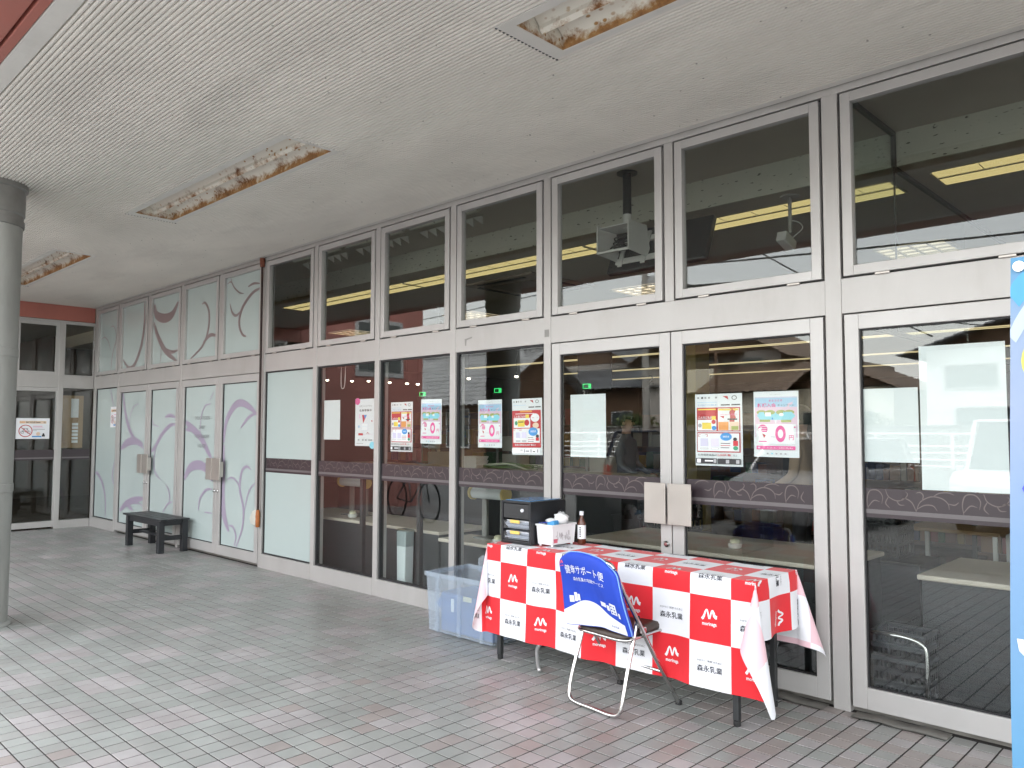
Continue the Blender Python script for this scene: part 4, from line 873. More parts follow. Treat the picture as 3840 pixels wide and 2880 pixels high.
# the cell right of US and in front of VS (front top row, corner cell) is red
def cmat(u, v):
    i, j = cellidx(u, v); return 0 if (i+j) % 2 == 1 else 1
g = G(); g.grid(cloth, us, vs2, cmat)
tc_ = g.build('tablecloth', [CR_, CW_], smooth=True, base=((TX0+TX1)/2, (TY0+TY1)/2, TZ), auto=60)
tag(tc_, 'red and white checked tablecloth with printed logos draped over the folding table', 'tablecloth')
LOGO = [[(-.5,.02),(-.43,.10),(-.36,.24),(-.27,.50),(-.19,.62),(-.12,.50),(-.05,.22),(0,.08)],[(0,.08),(.05,.22),(.13,.50),(.2,.60),(.26,.50),(.33,.30),(.42,.22),(.5,.2)]]
def logo_strokes(g, c, s, fn, mi=0):
    W1 = [.16,.17,.15,.12,.10,.10,.10,.11,.12]; W2 = [.12,.10,.10,.10,.12,.16,.2,.22,.22]
    for P, wd in zip(LOGO, (W1, W2)):
        g.stroke([(c[0]+a*s, c[1]+b*s) for a, b in P], [q*s for q in wd], fn, mi, sub=5)
i0, i1 = math.floor((U0-US)/CELL), math.floor((U1-US)/CELL); j0, j1 = math.floor((V0-VS)/CELL), math.floor((V1-VS)/CELL)
okc = lambda u, v, m: U0+m < u < U1-m and V0+m < v < V1-m
for i in range(i0, i1+1):
    for j in range(j0, j1+1):
        cu, cv = US+(i+.5)*CELL, VS+(j+.5)*CELL
        cl = lambda a, b: clothn(min(max(a, U0+.002), U1-.002), min(max(b, V0+.002), V1-.002), .0016)
        if not okc(cu, cv, .03): continue
        if (i+j) % 2 == 1:
            gl = G(); logo_strokes(gl, (cu, cv-.002), .083, cl)
            gl.text('morinaga', .026, cl, 0, (cu, cv-.03), 'C', .02, .012, .08); gl.build('cloth_logo', flat('cloth_print_white', (.76,.77,.8), .7), tc_)
        else:
            gt = G(); gt.text('森永乳業', .036, cl, 0, (cu, cv-.03), 'C', .014, .014, .142)
            gt.text('かがやく“笑顔”のために', .013, cl, 0, (cu, cv+.018), 'C', .0, .014, .142); gt.build('cloth_lettering', flat('cloth_print_black', (.02,.022,.035), .7), tc_)

# ================================================================== folding chair
CHX, CHY, CHR = -2.682, -.735, R(-7.5)
t = thing('folding_chair', 'chrome folding chair with brown seat in front of the table', 'chair', (CHX, CHY, 0), CHR)
TR = .0115
def P3(*p): return [Vector(q) for q in p]
# front leg / back frame: one loop from the front feet over the back
for s in (-1, 1):
    g = G(); g.tube([(s*.222, .222, .012), (s*.216, .03, .30), (s*.208, -.07, .47), (s*.2, -.185, .66), (s*.19, -.245, .78)], TR, 12); lg = g.build('front_leg', CHROME, t, smooth=True, auto=50)
    g = G(); g.obox((s*.222, .2235, .012), (.03,0,0), (0,.026,0), (0,0,.024)); g.build('foot_cap', RUBBER, lg, bev=.003)
g = G(); g.tube(smooth3([(-.19, -.245, .78), (-.17, -.253, .803), (-.1, -.257, .812), (.1, -.257, .812), (.17, -.253, .803), (.19, -.245, .78)], 5), TR, 12); g.build('back_rail', CHROME, t, smooth=True)
g = G(); g.tube(smooth3([(-.187, -.07, .49), (-.195, -.15, .25), (-.2, -.2, .09), (-.185, -.215, .03), (-.13, -.22, .0125), (0, -.22, .0125), (.13, -.22, .0125), (.185, -.215, .03), (.2, -.2, .09), (.195, -.15, .25), (.187, -.07, .49)], 6), TR, 12); g.build('rear_leg', CHROME, t, smooth=True)
for s in (-1, 1):
    g = G(); g.cyl((s*.187, -.07, .488), (s*.187, -.063, .515), .012, n=12); g.build('tube_cap', RUBBER, t, smooth=True)
    g = G(); g.obox((s*.199, -.045, .44), (.03,0,0), (0,.045,0), (0,0,.03)); g.build('pivot_bracket', CHROME, t, bev=.004)
g = G(); g.cyl((-.218, .095, .20), (.218, .095, .20), .008, n=10); g.build('cross_bar', CHROME, t, smooth=True)
g = G(); g.tube(smooth3([(-.19, .14, .415), (-.195, -.05, .405), (-.17, -.155, .395), (0, -.165, .393), (.17, -.155, .395), (.195, -.05, .405), (.19, .14, .415)], 6), .009, 10); g.build('seat_rail', CHROME, t, smooth=True)
brown = pm('brown_vinyl', (.045,.03,.024), .42, var=.2, scale=8, bump=.15, bscale=120)
def seatf():
    g = G(); n = 28
    def ring(sc_, z):
        out = []
        for k in range(n):
            a = 2*math.pi*k/n; cx = abs(math.cos(a))**.35*math.copysign(1, math.cos(a)); cy_ = abs(math.sin(a))**.35*math.copysign(1, math.sin(a))
            out.append((cx*.186*sc_, .005+cy_*.178*sc_, z+.02*(cy_*sc_)))
        return out
    V = ring(.97, .405)+ring(1.0, .415)+ring(1.0, .432)+ring(.95, .446)+ring(.7, .449)
    F = [tuple(range(n))[::-1], tuple(4*n+k for k in range(n))]+[(r*n+k, r*n+(k+1) % n, (r+1)*n+(k+1) % n, (r+1)*n+k) for r in range(4) for k in range(n)]
    return g.add(V, F)
seatf().build('seat', brown, t, smooth=True)
g = G(); g.grid(lambda a, b: (a, -.195-.065*(b-.55)/.25-.006*(1-(a/.19)**2), b), [-.18+.36*i/10 for i in range(11)], [.56+.24*i/6 for i in range(7)]); g.grid(lambda a, b: (a, -.18-.065*(b-.55)/.25-.006*(1-(a/.19)**2), b), [-.18+.36*i/10 for i in range(11)][::-1], [.56+.24*i/6 for i in range(7)]); g.build('backrest', brown, t, smooth=True)

# chair back cover
cv = thing('chair_cover', 'blue and white printed fabric cover pulled over the chair back', 'chair cover', (CHX, CHY, 0), CHR)
blue = pm('cover_blue', (.013,.055,.46), .7, var=.08, scale=6); pip = pm('cover_piping', (.22,.42,.85), .6, var=.05); cwh = flat('cover_white_print', (.72,.74,.80), .7)
def cwid(b): return .224+.010*math.cos((b-.25)*3.0)-(.0 if b < .84 else (.05*((b-.84)/.16)**2.4))
def cover(a, b, side):                   # a in [-1,1], b in [0,1] bottom..top
    wdt = cwid(b); topz = .838+.006*math.cos(a*math.pi)-.008*a-.03*abs(a)**6
    z = .432+(topz-.432)*b+.012*math.sin(a*2.5+1)*(1-b)
    y = -.165-.10*b+.012*math.sin(b*5+a*2)*(1-b*.6)+.006*math.sin(a*9)*(1-b)
    th = .029*math.sqrt(max(1-abs(a)**16, 0))*math.sqrt(max(1-max(b-.8, 0)**2/.04, 0))+.002
    return (a*wdt, y-(th if side > 0 else -th), z)
na, nb = 56, 44; As = [-1+2*i/na for i in range(na+1)]; Bs = [j/nb for j in range(nb+1)]
g = G(); g.grid(lambda a, b: cover(a, b, 1), As, Bs); g.grid(lambda a, b: cover(a, b, -1), As[::-1], Bs); g.build('cover_fabric', blue, cv, smooth=True)
def cvp(a, b):                            # print coordinates in metres on the back face
    bb = min(max(b/.40, .004), .985); return tuple(Vector(cover(min(max(a/cwid(bb), -.985), .985), bb, 1))+Vector((0, -.0034, 0)))
def cvp2(a, b): p = cvp(a, b); return (p[0], p[1]-.0012, p[2])
g = G()
hill = lambda a: .055+.085*math.exp(-((a+.03)/.17)**2)
au = [-.222+.444*i/30 for i in range(31)]
g.grid(lambda a, tt: cvp(a, .004+(hill(a)-.004)*tt), au, [i/6 for i in range(7)])
g.build('hill_print', cwh, cv)
g = G(); g.text('健幸サポート便', .052, cvp, 0, (-.008, .285), 'C', .004, .012, .31); g.text('森永乳業の宅配サービス', .022, cvp, 0, (.012, .245), 'C', .004, .012, .25)
for (a, b, w_, h_) in ((-.165, .125, .03, .035), (-.13, .13, .022, .048), (-.105, .135, .02, .035), (.075, .13, .045, .025), (.125, .118, .02, .03), (.15, .105, .04, .06), (.197, .095, .012, .03)):
    g.grid(cvp, [a, a+w_/2, a+w_], [b, b+h_/2, b+h_])
g.build('cover_lettering', cwh, cv)
g = G()
for r_ in range(3):
    for c_ in range(2): a = .156+c_*.017; b = .112+r_*.017; g.grid(cvp2, [a, a+.009], [b, b+.009])
g.text('森永乳業', .012, cvp2, 0, (.13, .028), 'L', .0, .012); g.build('window_print', flat('cover_print_navy', (.02,.04,.25), .7), cv)
g = G(); logo_strokes(g, (-.185, .335), .035, cvp); g.text('morinaga', .010, cvp, 0, (-.185, .324), 'C', .02, .01, .032); g.build('cover_logo', flat('cover_logo_pink', (.75,.12,.2), .7), cv)
edge = [cover(-1, b, 1) for b in Bs]+[cover(a, 1, 1) for a in As[1:-1]]+[cover(1, b, 1) for b in Bs[::-1]]
g = G(); g.tube(edge, .0035, 6); g.build('cover_piping', pip, cv, smooth=True)

# ================================================================== drawer cabinet, basket and bits on the table
TT = TZ+.0045
t = thing('drawer_cabinet', 'black desktop drawer cabinet full of papers on the table', 'drawer cabinet', (-3.675, -.37, TT))
x0, x1, y0, y1, z0, z1 = -3.81, -3.54, -.55, -.19, TT, 1.034
kb = pm('cabinet_black_plastic', (.012,.013,.016), .35, var=.1)
g = G(); g.box(x0, x0+.014, y0, y1, z0, z1); g.box(x1-.014, x1, y0, y1, z0, z1); g.box(x0+.014, x1-.014, y0+.001, y1, z1-.016, z1); g.box(x0+.014, x1-.014, y0+.001, y1, z0, z0+.022); g.box(x0+.014, x1-.014, y1-.01, y1, z0+.022, z1-.016); g.build('case', kb, t, bev=.004)
smoke = pm('smoke_drawer', (.02,.021,.024), .12, var=.1)
g = G(); g.box(x0+.018, x1-.018, y0+.006, y0+.012, z1-.115, z1-.02); g.box(x0+.018, x1-.018, y0+.012, y1-.02, z1-.115, z1-.11); dr = g.build('drawer', smoke, t, bev=.002)
g = G(); g.lathe([(.012, 0), (.012, .008), (.009, .012), (.004, .012)], (0,0,0), 14); g.v = [(x1-.075+p[0], y0+.006-p[2], z1-.058+p[1]) for p in g.v]; g.build('knob', cwh, dr, smooth=True, auto=40)
rr = random.Random(2)
for k, zz in enumerate((z0+.026, z0+.098)):
    g = G(); g.box(x0+.02, x1-.02, y0+.008, y1-.02, zz, zz+.003); g.box(x0+.02, x1-.02, y0+.006, y0+.0085, zz, zz+.05); tr_ = g.build('drawer', glass('clear_drawer', (.8,.82,.85), 1.6), t)
    for q in range(7):
        g = G(); a = rr.uniform(0,.012); g.box(x0+.026+a, x1-.03, y0+.012+rr.uniform(0,.02), y1-.04, zz+.004+q*.0075, zz+.0105+q*.0075-.001); g.build('paper_stack', WHITEP if q % 3 else flat('paper_grey', (.55,.56,.6)), t)
    g = G(); g.box(x0+.085, x0+.17, y0+.001, y0+.0055, zz+.038, zz+.058); g.build('drawer_label', flat('label_amber', (.75,.52,.13)), tr_)
t = tag(G().box(-3.79, -3.57, -.52, -.22, z1+.001, z1+.005).build('clear_file', pm('blue_file', (.08,.22,.42), .2, var=.25, scale=12), base=(-3.68, -.37, z1)), 'blue printed clear file lying on the drawer cabinet', 'file')
t = thing('tidy_basket', 'white plastic tidy basket full of small supplies on the table', 'basket', (-3.46, -.385, TT))
bw = pm('basket_white_plastic', (.74,.74,.77), .4, var=.04)
bx0, bx1, by0, by1 = -3.522, -3.398, -.495, -.275
g = G(); fl_box(g, bx0, bx1, by0, by1, TT+.012, TT+.135, .008, .003); g.build('basket_wall', bw, t, bev=.006)
g = G()
for (a, b, c, d) in ((bx0-.014, bx1+.014, by0-.014, by0-.005), (bx0-.014, bx1+.014, by1+.005, by1+.014), (bx0-.014, bx0-.005, by0-.005, by1+.005), (bx1+.005, bx1+.014, by0-.005, by1+.005)): g.box(a, b, c, d, TT+.13, TT+.142)
g.build('basket_rim', bw, t, bev=.003)
for a in (bx0+.012, bx1-.012):
    for b in (by0+.012, by1-.012): g = G(); g.cyl((a, b, TT), (a, b, TT+.014), .008, n=8); g.build('foot', bw, t)
g = G(); rr = random.Random(8)
for k in range(26):
    yy = by0+.03+rr.random()*.18; zz = TT+.03+rr.random()*.04; g.box(bx1+.0052, bx1+.0068, yy, yy+rr.choice((.002,.003,.006)), zz, zz+rr.choice((.01,.02,.03)))
g.build('printed_label', flat('label_grey_print', (.42,.39,.41)), t)
g = G(); g.box(bx1+.0052, bx1+.0068, by0+.01, by0+.045, TT+.025, TT+.05); g.build('printed_label', flat('label_pink_print', (.6,.12,.18)), t)
def small(name, gobj, mat, lab, cat, base, **k): return tag(gobj.build(name, mat, base=base, **k), lab, cat)
tis = pm('tissue_white', (.8,.81,.83), .8, var=.04)
def crump(c, r, seed, sx=1, sy=1, sz=1):
    rr = random.Random(seed); g = G(); n, m_ = 12, 7; V = []
    for j in range(m_+1):
        th = math.pi*j/m_
        for i in range(n): ph = 2*math.pi*i/n; q = r*(.75+.5*rr.random()); V.append((c[0]+sx*q*math.sin(th)*math.cos(ph), c[1]+sy*q*math.sin(th)*math.sin(ph), c[2]+sz*q*math.cos(th)))
    return g.add(V, [(j*n+i, j*n+(i+1) % n, (j+1)*n+(i+1) % n, (j+1)*n+i) for j in range(m_) for i in range(n)])
small('tissue_bundle', crump((-3.44, -.36, TT+.17), .045, 4, 1, 1.2, .9), tis, 'crumpled white tissue standing up in the tidy basket', 'tissue', (-3.44, -.36, TT+.13), smooth=True)
small('plastic_packet', crump((-3.49, -.40, TT+.15), .035, 6, .9, 1.2, .6), tis, 'white plastic packet at the left of the tidy basket', 'packet', (-3.49, -.4, TT+.12), smooth=True)
small('sponge_pack', G().obox((-3.435, -.445, TT+.145), (.05,.01,.015), (0,.05,0), (-.006,0,.03)), pm('sponge_blue', (.06,.3,.6), .5, var=.2), 'blue and yellow packet leaning on the basket rim', 'packet', (-3.43, -.44, TT+.12), bev=.004)
small('small_bottle', G().lathe([(.016,.02),(.017,.10),(.008,.12),(.008,.135),(.005,.14)], (-3.505, -.475, TT+.015), 14), glass('clear_bottle', (.75,.8,.9), 2), 'small clear bottle in the corner of the tidy basket', 'bottle', (-3.505, -.475, TT+.03), smooth=True)
small('spray_bottle', G().lathe([(.02,.02),(.02,.14),(.009,.16),(.009,.19),(.014,.192),(.014,.205),(.004,.21)], (-3.47, -.33, TT+.015), 14), kb, 'black pump bottle standing in the tidy basket', 'bottle', (-3.47, -.33, TT+.03), smooth=True)
small('blue_pen', G().tube([(-3.535, -.47, TT+.145), (-3.41, -.43, TT+.152)], .0045, 8), pm('pen_blue', (.02,.05,.4), .4), 'blue pen lying across the tidy basket', 'pen', (-3.47, -.45, TT+.14), smooth=True)
t = thing('brown_bottle', 'brown glass bottle with white label behind the tidy basket', 'bottle', (-3.365, -.235, TT))
g = G(); g.lathe([(.026,0),(.028,.004),(.028,.14),(.012,.17),(.012,.195)], (-3.365, -.235, TT), 20); g.build('bottle_body', pm('brown_glass', (.09,.025,.012), .12, var=.1), t, smooth=True, auto=50)
g = G(); g.lathe([(.0285,.035),(.0285,.125)], (-3.365, -.235, TT), 20); g.build('bottle_label', WHITEP, t, smooth=True, auto=50)
g = G(); g.lathe([(.014,.19),(.014,.215)], (-3.365, -.235, TT), 16); g.build('bottle_cap', cwh, t, smooth=True, auto=50)
g = G()
for k in range(5): g.box(-3.36, -3.348, -.2655, -.2638, TT+.05+.014*k, TT+.057+.014*k)
g.build('label_print', GASK, t)

# ================================================================== sheets and posters on the glass
PINK = flat('print_pink', (.68,.10,.30)); PPK = flat('print_pale_pink', (.72,.52,.66)); SKYB = flat('print_sky_blue', (.38,.58,.78)); RED = flat('print_red', (.48,.035,.045)); YEL = flat('print_yellow', (.75,.58,.08)); ORG = flat('print_orange', (.7,.3,.08)); DBL = flat('print_blue', (.06,.28,.62)); LBL = flat('print_light_blue', (.25,.62,.75)); OLV = flat('print_olive', (.35,.40,.12)); PBK = flat('print_black', (.03,.03,.035)); PGY = flat('print_grey', (.35,.36,.38)); PWH = flat('print_white', (.76,.78,.80)); TEA = flat('print_green', (.05,.3,.16)); LAV = flat('print_lavender', (.60,.58,.74)); CRM = flat('print_cream', (.72,.55,.42))
ALLM = [PINK, PPK, SKYB, RED, YEL, ORG, DBL, LBL, OLV, PBK, PGY, PWH, TEA, LAV, CRM]; IX = {m_: i for i, m_ in enumerate(ALLM)}
class Sheet:
    def __init__(s, x0, x1, z0, z1, y, name, lab, cat, mat=WHITEP, group=None, tilt=0, plane='xz', curl=0):
        s.x0, s.x1, s.z0, s.z1, s.y = x0, x1, z0, z1, y; s.w, s.h = x1-x0, z1-z0; s.n = 0; s.g = G(); s.tilt = tilt; s.plane = plane
        g = G(); q = s.pt
        us_ = [i/6 for i in range(7)]; vs_ = [i/8 for i in range(9)]
        g.grid(lambda a, b: q(a, b, 0), us_, vs_); g.grid(lambda a, b: q(1-a, b, -.0006), us_, vs_)
        s.o = tag(g.build(name, mat, base=q(.5, .5, 0), smooth=True), lab, cat, group)
    def pt(s, a, b, off):
        x = s.x0+a*s.w+s.tilt*(b-.5)*s.h; z = s.z0+b*s.h-s.tilt*(a-.5)*s.w
        wv = .0012*math.sin(a*7+b*3)
        if s.plane == 'xz': return (x, s.y-off+wv, z)
        return (s.y+off-wv, x, z)
    def fn(s): s.n += 1; o = .0004+.00022*s.n; return lambda a, b: s.pt(a, b, o)
    def rect(s, a0, b0, a1, b1, m_): f = s.fn(); s.g.grid(f, [a0+(a1-a0)*i/3 for i in range(4)], [b0+(b1-b0)*i/3 for i in range(4)], IX[m_])
    def ell(s, a, b, ra, rb, m_): f = s.fn(); s.g.poly([f(a+ra*math.cos(2*math.pi*k/24), b+rb*math.sin(2*math.pi*k/24)) for k in range(24)], IX[m_])
    def ringe(s, a, b, ra, rb, t_, m_):
        f = s.fn(); n = 32; V = []
        for k in range(n): c_, s_ = math.cos(2*math.pi*k/n), math.sin(2*math.pi*k/n); V += [f(a+ra*c_, b+rb*s_), f(a+ra*(1-t_)*c_, b+rb*(1-t_)*s_)]
        s.g.add(V, [(2*k, 2*((k+1) % n), 2*((k+1) % n)+1, 2*k+1) for k in range(n)], IX[m_])
    def poly(s, P, m_): f = s.fn(); s.g.poly([f(a, b) for a, b in P], IX[m_])
    def line(s, P, wd, m_): f = s.fn(); s.g.stroke([(a*s.w, b*s.h) for a, b in P], wd*s.w, lambda a, b: f(a/s.w, b/s.h), IX[m_], tip=.9)
    def text(s, body, a, b, hgt, m_, align='C', bold=0, wid=None):
        f = s.fn(); s.g.text(body, hgt*s.h, lambda p, q: f(p/s.w, q/s.h), IX[m_], (a*s.w, b*s.h), align, bold, None, wid*s.w if wid else None)
    def done(s): s.g.build('printed_picture', ALLM, s.o)
GY = .0375; GYD = .0345
for (x0, x1, z0, z1, y, lab) in ((-6.918, -6.636, 1.413, 1.804, GY, 'blank white sheet on the leftmost clear pane'), (-3.684, -3.365, 1.317, 1.764, GYD, 'blank white sheet on the left leaf of the right double door'), (-1.620, -1.340, 1.340, 1.733, GYD, 'small blank white sheet on the right window beside the post'), (-1.331, -.94, 1.204, 1.944, GYD, 'large blank white sheet on the right window next to the blue banner')):
    Sheet(x0, x1, z0, z1, y, 'blank_sheet', lab, 'paper', pm('sheet_white', (.72,.76,.79), .5, var=.02, scale=2), 'blank sheets on the glass')
def campaign(x0, x1, z0, z1, y, lab, tilt=0):
    s = Sheet(x0, x1, z0, z1, y, 'campaign_poster', lab, 'poster', WHITEP, 'pink campaign posters', tilt)
    s.rect(.03, .30, .97, .90, PPK); s.rect(.03, .76, .97, .90, SKYB); s.rect(.03, .90, .97, .915, LAV)
    s.text('エフコープ会員のみなさまへ', .5, .945, .014, PGY); s.text('新 生 活 応 援', .5, .845, .035, PINK, bold=.01)
    s.text('新規入会', .30, .765, .062, PINK, bold=.03, wid=.42); s.text('キャンペーン', .72, .772, .04, PBK, wid=.36)
    for a in (.18, .38, .62, .80): s.ell(a, .68, .11, .035, OLV)
    s.poly([(.08,.63),(.14,.685),(.85,.685),(.93,.625),(.84,.565),(.15,.565)], LBL); s.rect(.14, .535, .38, .57, OLV); s.rect(.62, .53, .84, .565, OLV)
    s.rect(.27, .62, .40, .68, PWH); s.ell(.63, .645, .05, .025, PWH); s.rect(.42, .57, .45, .60, DBL)
    s.rect(.06, .20, .94, .50, PWH); s.ell(.21, .42, .11, .075, PINK)
    for k in range(4): s.rect(.12, .372+.03*k, .30, .38+.03*k, PWH)
    s.rect(.12, .23, .30, .245, PINK); s.poly([(.2,.36),(.28,.33),(.24,.29)], RED)
    s.ringe(.61, .355, .115, .125, .48, PINK); s.text('円', .84, .27, .085, PINK, bold=.01); s.text('年会費', .44, .30, .022, PGY); s.ell(.92, .455, .018, .012, PINK)
    s.rect(.07, .115, .93, .17, PINK); s.text('4月1日(土)〜5月31日(水)', .56, .13, .03, PWH, wid=.62); s.rect(.10, .13, .26, .155, PPK)
    for k, a in enumerate((.32, .42, .52, .62, .72)): s.rect(a-.02, .045, a+.02, .065, [PGY, LBL, PGY, PGY, PGY][k])
    s.done()
campaign(-5.388, -5.112, 1.390, 1.774, GY, 'pink and blue campaign poster on the pane left of the storage box', .01)
campaign(-4.660, -4.388, 1.369, 1.750, GY, 'pink and blue campaign poster on the pane above the drawer cabinet')
campaign(-2.258, -1.980, 1.351, 1.738, GYD, 'pink and blue campaign poster on the right leaf of the right double door', .005)
def topstrip(s):
    for k, a in enumerate((.07, .16, .23, .31, .46)): s.rect(a-.022, .935, a+.022, .96, [PGY, PBK, PGY, PGY, PGY][k])
    s.poly([(.60,.965),(.70,.965),(.72,.915)], RED); s.ringe(.84, .94, .055, .03, .25, PBK); s.rect(.56, .835, .75, .852, PBK); s.rect(.78, .835, .96, .852, PBK); s.rect(.05, .88, .48, .886, SKYB)
def card_two(x0, x1, z0, z1, y, lab, big):
    s = Sheet(x0, x1, z0, z1, y, 'card_poster', lab, 'poster', WHITEP, 'red bordered card posters')
    topstrip(s); s.text('すぐ作れてすぐ使える!', .27, .835, .026, DBL, wid=.43)
    s.rect(.04, .48, .96, .81, RED); s.rect(.04, .19, .96, .465, RED)
    s.rect(.50, .49, .94, .795, PWH); s.rect(.51, .765, .93, .79, YEL); s.text('EXPLCARD Pay 機能付き', .72, .70, .028, PINK, wid=.36); s.poly([(.54,.69),(.63,.69),(.62,.655)], RED); s.rect(.70, .635, .90, .655, PBK); s.rect(.51, .495, .72, .61, ORG); s.rect(.74, .495, .93, .61, CRM); s.rect(.78, .50, .92, .55, OLV)
    s.rect(.07, .775, .46, .792, YEL); s.text('こんなにもお得!', .26, .655, .04, PWH, wid=.38, bold=.02); s.rect(.06, .49, .47, .64, PWH); s.rect(.16, .51, .36, .60, YEL); s.ell(.11, .56, .04, .028, PGY); s.ell(.41, .61, .045, .03, RED); s.ell(.42, .525, .05, .03, DBL); s.rect(.37, .64, .46, .69, YEL)
    s.rect(.06, .205, .94, .45, PWH); s.rect(.07, .405, .28, .435, RED); s.rect(.08, .41, .27, .43, PWH); s.ell(.67, .405, .12, .055, DBL); s.text('5%引き', .67, .395, .03, PWH, bold=.02)
    for a in (.12, .35): s.rect(a, .27, a+.17, .38, LAV); s.rect(a, .23, a+.17, .25, PGY); s.rect(a+.008, .234, a+.162, .246, PWH)
    s.rect(.56, .31, .76, .318, PBK); s.rect(.56, .28, .76, .288, RED); s.rect(.56, .25, .74, .258, PBK); s.ell(.86, .37, .04, .025, PBK); s.rect(.82, .28, .92, .35, RED); s.ell(.87, .25, .05, .028, TEA)
    s.text('会員価格商品は', .27, .14, .03, PBK, wid=.42); s.text('2,000種類', .63, .14, .034, RED, wid=.28, bold=.01); s.text('以上', .86, .14, .03, PBK)
    s.rect(.03, .03, .48, .105, PBK); s.rect(.50, .03, .97, .105, PBK); s.rect(.05, .04, .13, .095, PWH); s.rect(.22, .06, .40, .08, PWH); s.rect(.41, .04, .47, .095, PGY); s.rect(.67, .04, .74, .09, PGY); s.rect(.88, .04, .95, .09, PGY)
    s.done()
def card_one(x0, x1, z0, z1, y, lab):
    s = Sheet(x0, x1, z0, z1, y, 'card_poster', lab, 'poster', WHITEP, 'red bordered card posters', -.012)
    topstrip(s); s.rect(.01, .13, .96, .79, RED); s.rect(.28, .755, .70, .785, ORG); s.rect(.12, .725, .82, .735, PWH); s.text('こんなにもお得!', .30, .665, .045, PWH, wid=.46, bold=.02)
    s.rect(.06, .48, .62, .655, PWH); s.rect(.20, .50, .44, .62, YEL); s.rect(.22, .575, .40, .59, PBK); s.ell(.15, .565, .05, .04, TEA); s.ell(.51, .57, .08, .055, RED); s.rect(.47, .65, .58, .715, YEL); s.ell(.78, .655, .14, .075, PWH); s.text('便利なんだ!', .78, .645, .024, RED, wid=.2); s.ell(.80, .52, .10, .05, CRM)
    s.rect(.05, .215, .93, .465, PWH); s.rect(.06, .43, .33, .462, RED); s.rect(.07, .435, .32, .457, PWH); s.ell(.72, .41, .15, .075, DBL); s.text('5%引き', .72, .40, .04, PWH, bold=.02)
    for a in (.14, .34): s.rect(a, .30, a+.16, .40, LAV); s.rect(a, .235, a+.16, .255, PGY)
    s.rect(.56, .30, .72, .308, PBK); s.rect(.56, .265, .76, .273, RED); s.rect(.56, .235, .74, .243, PBK); s.ell(.86, .33, .05, .03, PBK); s.rect(.81, .25, .91, .305, RED)
    s.text('会員価格商品は2,000種類以上', .46, .165, .035, PWH, wid=.7, bold=.01); s.rect(.02, .03, .94, .115, PWH); s.rect(.20, .08, .38, .09, PBK); s.rect(.48, .06, .60, .075, PBK); s.rect(.72, .055, .79, .07, PBK)
    for a in (.42, .64, .85): s.rect(a, .045, a+.04, .10, PGY)
    s.done()
card_two(-5.816, -5.50, 1.315, 1.759, GY, 'red bordered card poster in the pane beside the first campaign poster', False)
card_one(-4.275, -3.962, 1.320, 1.750, GY, 'red card poster with a curled corner above the drawer cabinet')
card_two(-2.656, -2.332, 1.288, 1.735, GYD, 'red bordered card poster on the right double door', True)
s = Sheet(-6.377, -6.058, 1.357, 1.803, GY, 'app_poster', 'white app recruiting poster beside the leftmost blank sheet', 'poster')
s.ell(.12, .95, .13, .075, PINK); s.text('エクァイトアプリ', .52, .83, .045, PBK, wid=.62); s.text('会員募集中', .52, .735, .055, PBK, wid=.62, bold=.01); s.poly([(.36,.66),(.60,.66),(.42,.48)], RED); s.poly([(.46,.655),(.60,.655),(.50,.57)], DBL); s.rect(.20, .58, .27, .68, PPK)
s.ell(.20, .41, .05, .03, SKYB); s.rect(.33, .33, .66, .48, LAV); s.rect(.34, .335, .65, .475, PWH); s.text('エクァイト', .5, .40, .03, SKYB, wid=.22); s.poly([(.80,.54),(.88,.54),(.87,.50)], RED); s.rect(.18, .225, .42, .27, RED); s.rect(.45, .245, .9, .25, PPK); s.line([(.6,.25),(.66,.29),(.74,.25)], .012, RED)
for a in (.16, .38, .54, .70, .80): s.rect(a, .11, a+.08, .145, PGY)
s.rect(.1, .045, .45, .055, PGY); s.ell(.90, .02, .14, .075, LBL); s.done()
def nobike(x0, x1, z0, z1, y, lab, plane):
    s = Sheet(x0, x1, z0, z1, y, 'no_parking_sign', lab, 'sign', WHITEP, 'no bicycle parking signs', 0, plane)
    s.rect(.10, .74, .90, .87, CRM); s.text('NO', .12, .765, .10, ORG, 'L', .03, .14); s.text('BICYCLE PARKING', .29, .765, .10, PBK, 'L', .02, .58)
    k = s.h/s.w
    s.line([(.14,.30),(.24,.36),(.34,.30)], .008, PBK); s.ringe(.19, .32, .05, .05/k*1.0, .2, PBK); s.ringe(.38, .32, .05, .05/k, .2, PBK)
    s.line([(.19,.32),(.25,.47),(.33,.47),(.38,.32)], .012, PBK); s.line([(.25,.47),(.29,.32),(.33,.47)], .01, RED); s.line([(.2,.50),(.26,.50)], .012, PBK); s.line([(.31,.49),(.36,.49)], .014, PBK)
    s.ringe(.285, .385, .205, .205/k, .12, RED); s.line([(.15,.55),(.42,.22)], .022, RED)
    s.rect(.50, .60, .78, .62, PINK); s.rect(.50, .53, .82, .55, PPK); s.rect(.50, .45, .86, .475, PGY); s.rect(.50, .40, .62, .415, PGY); s.ell(.66, .24, .06, .09, CRM); s.rect(.48, .08, .76, .14, DBL); s.ell(.82, .22, .03, .06, PBK); s.rect(.775, .11, .865, .20, PBK)
    s.done()
nobike(-1.05, -.60, 1.368, 1.68, WX+.001-.026, 'no bicycle parking sign on the left wing door', 'yz')
nobike(-12.80, -12.50, 1.545, 1.858, .0295, 'no bicycle parking sign on the frosted pane in the corner', 'xz')

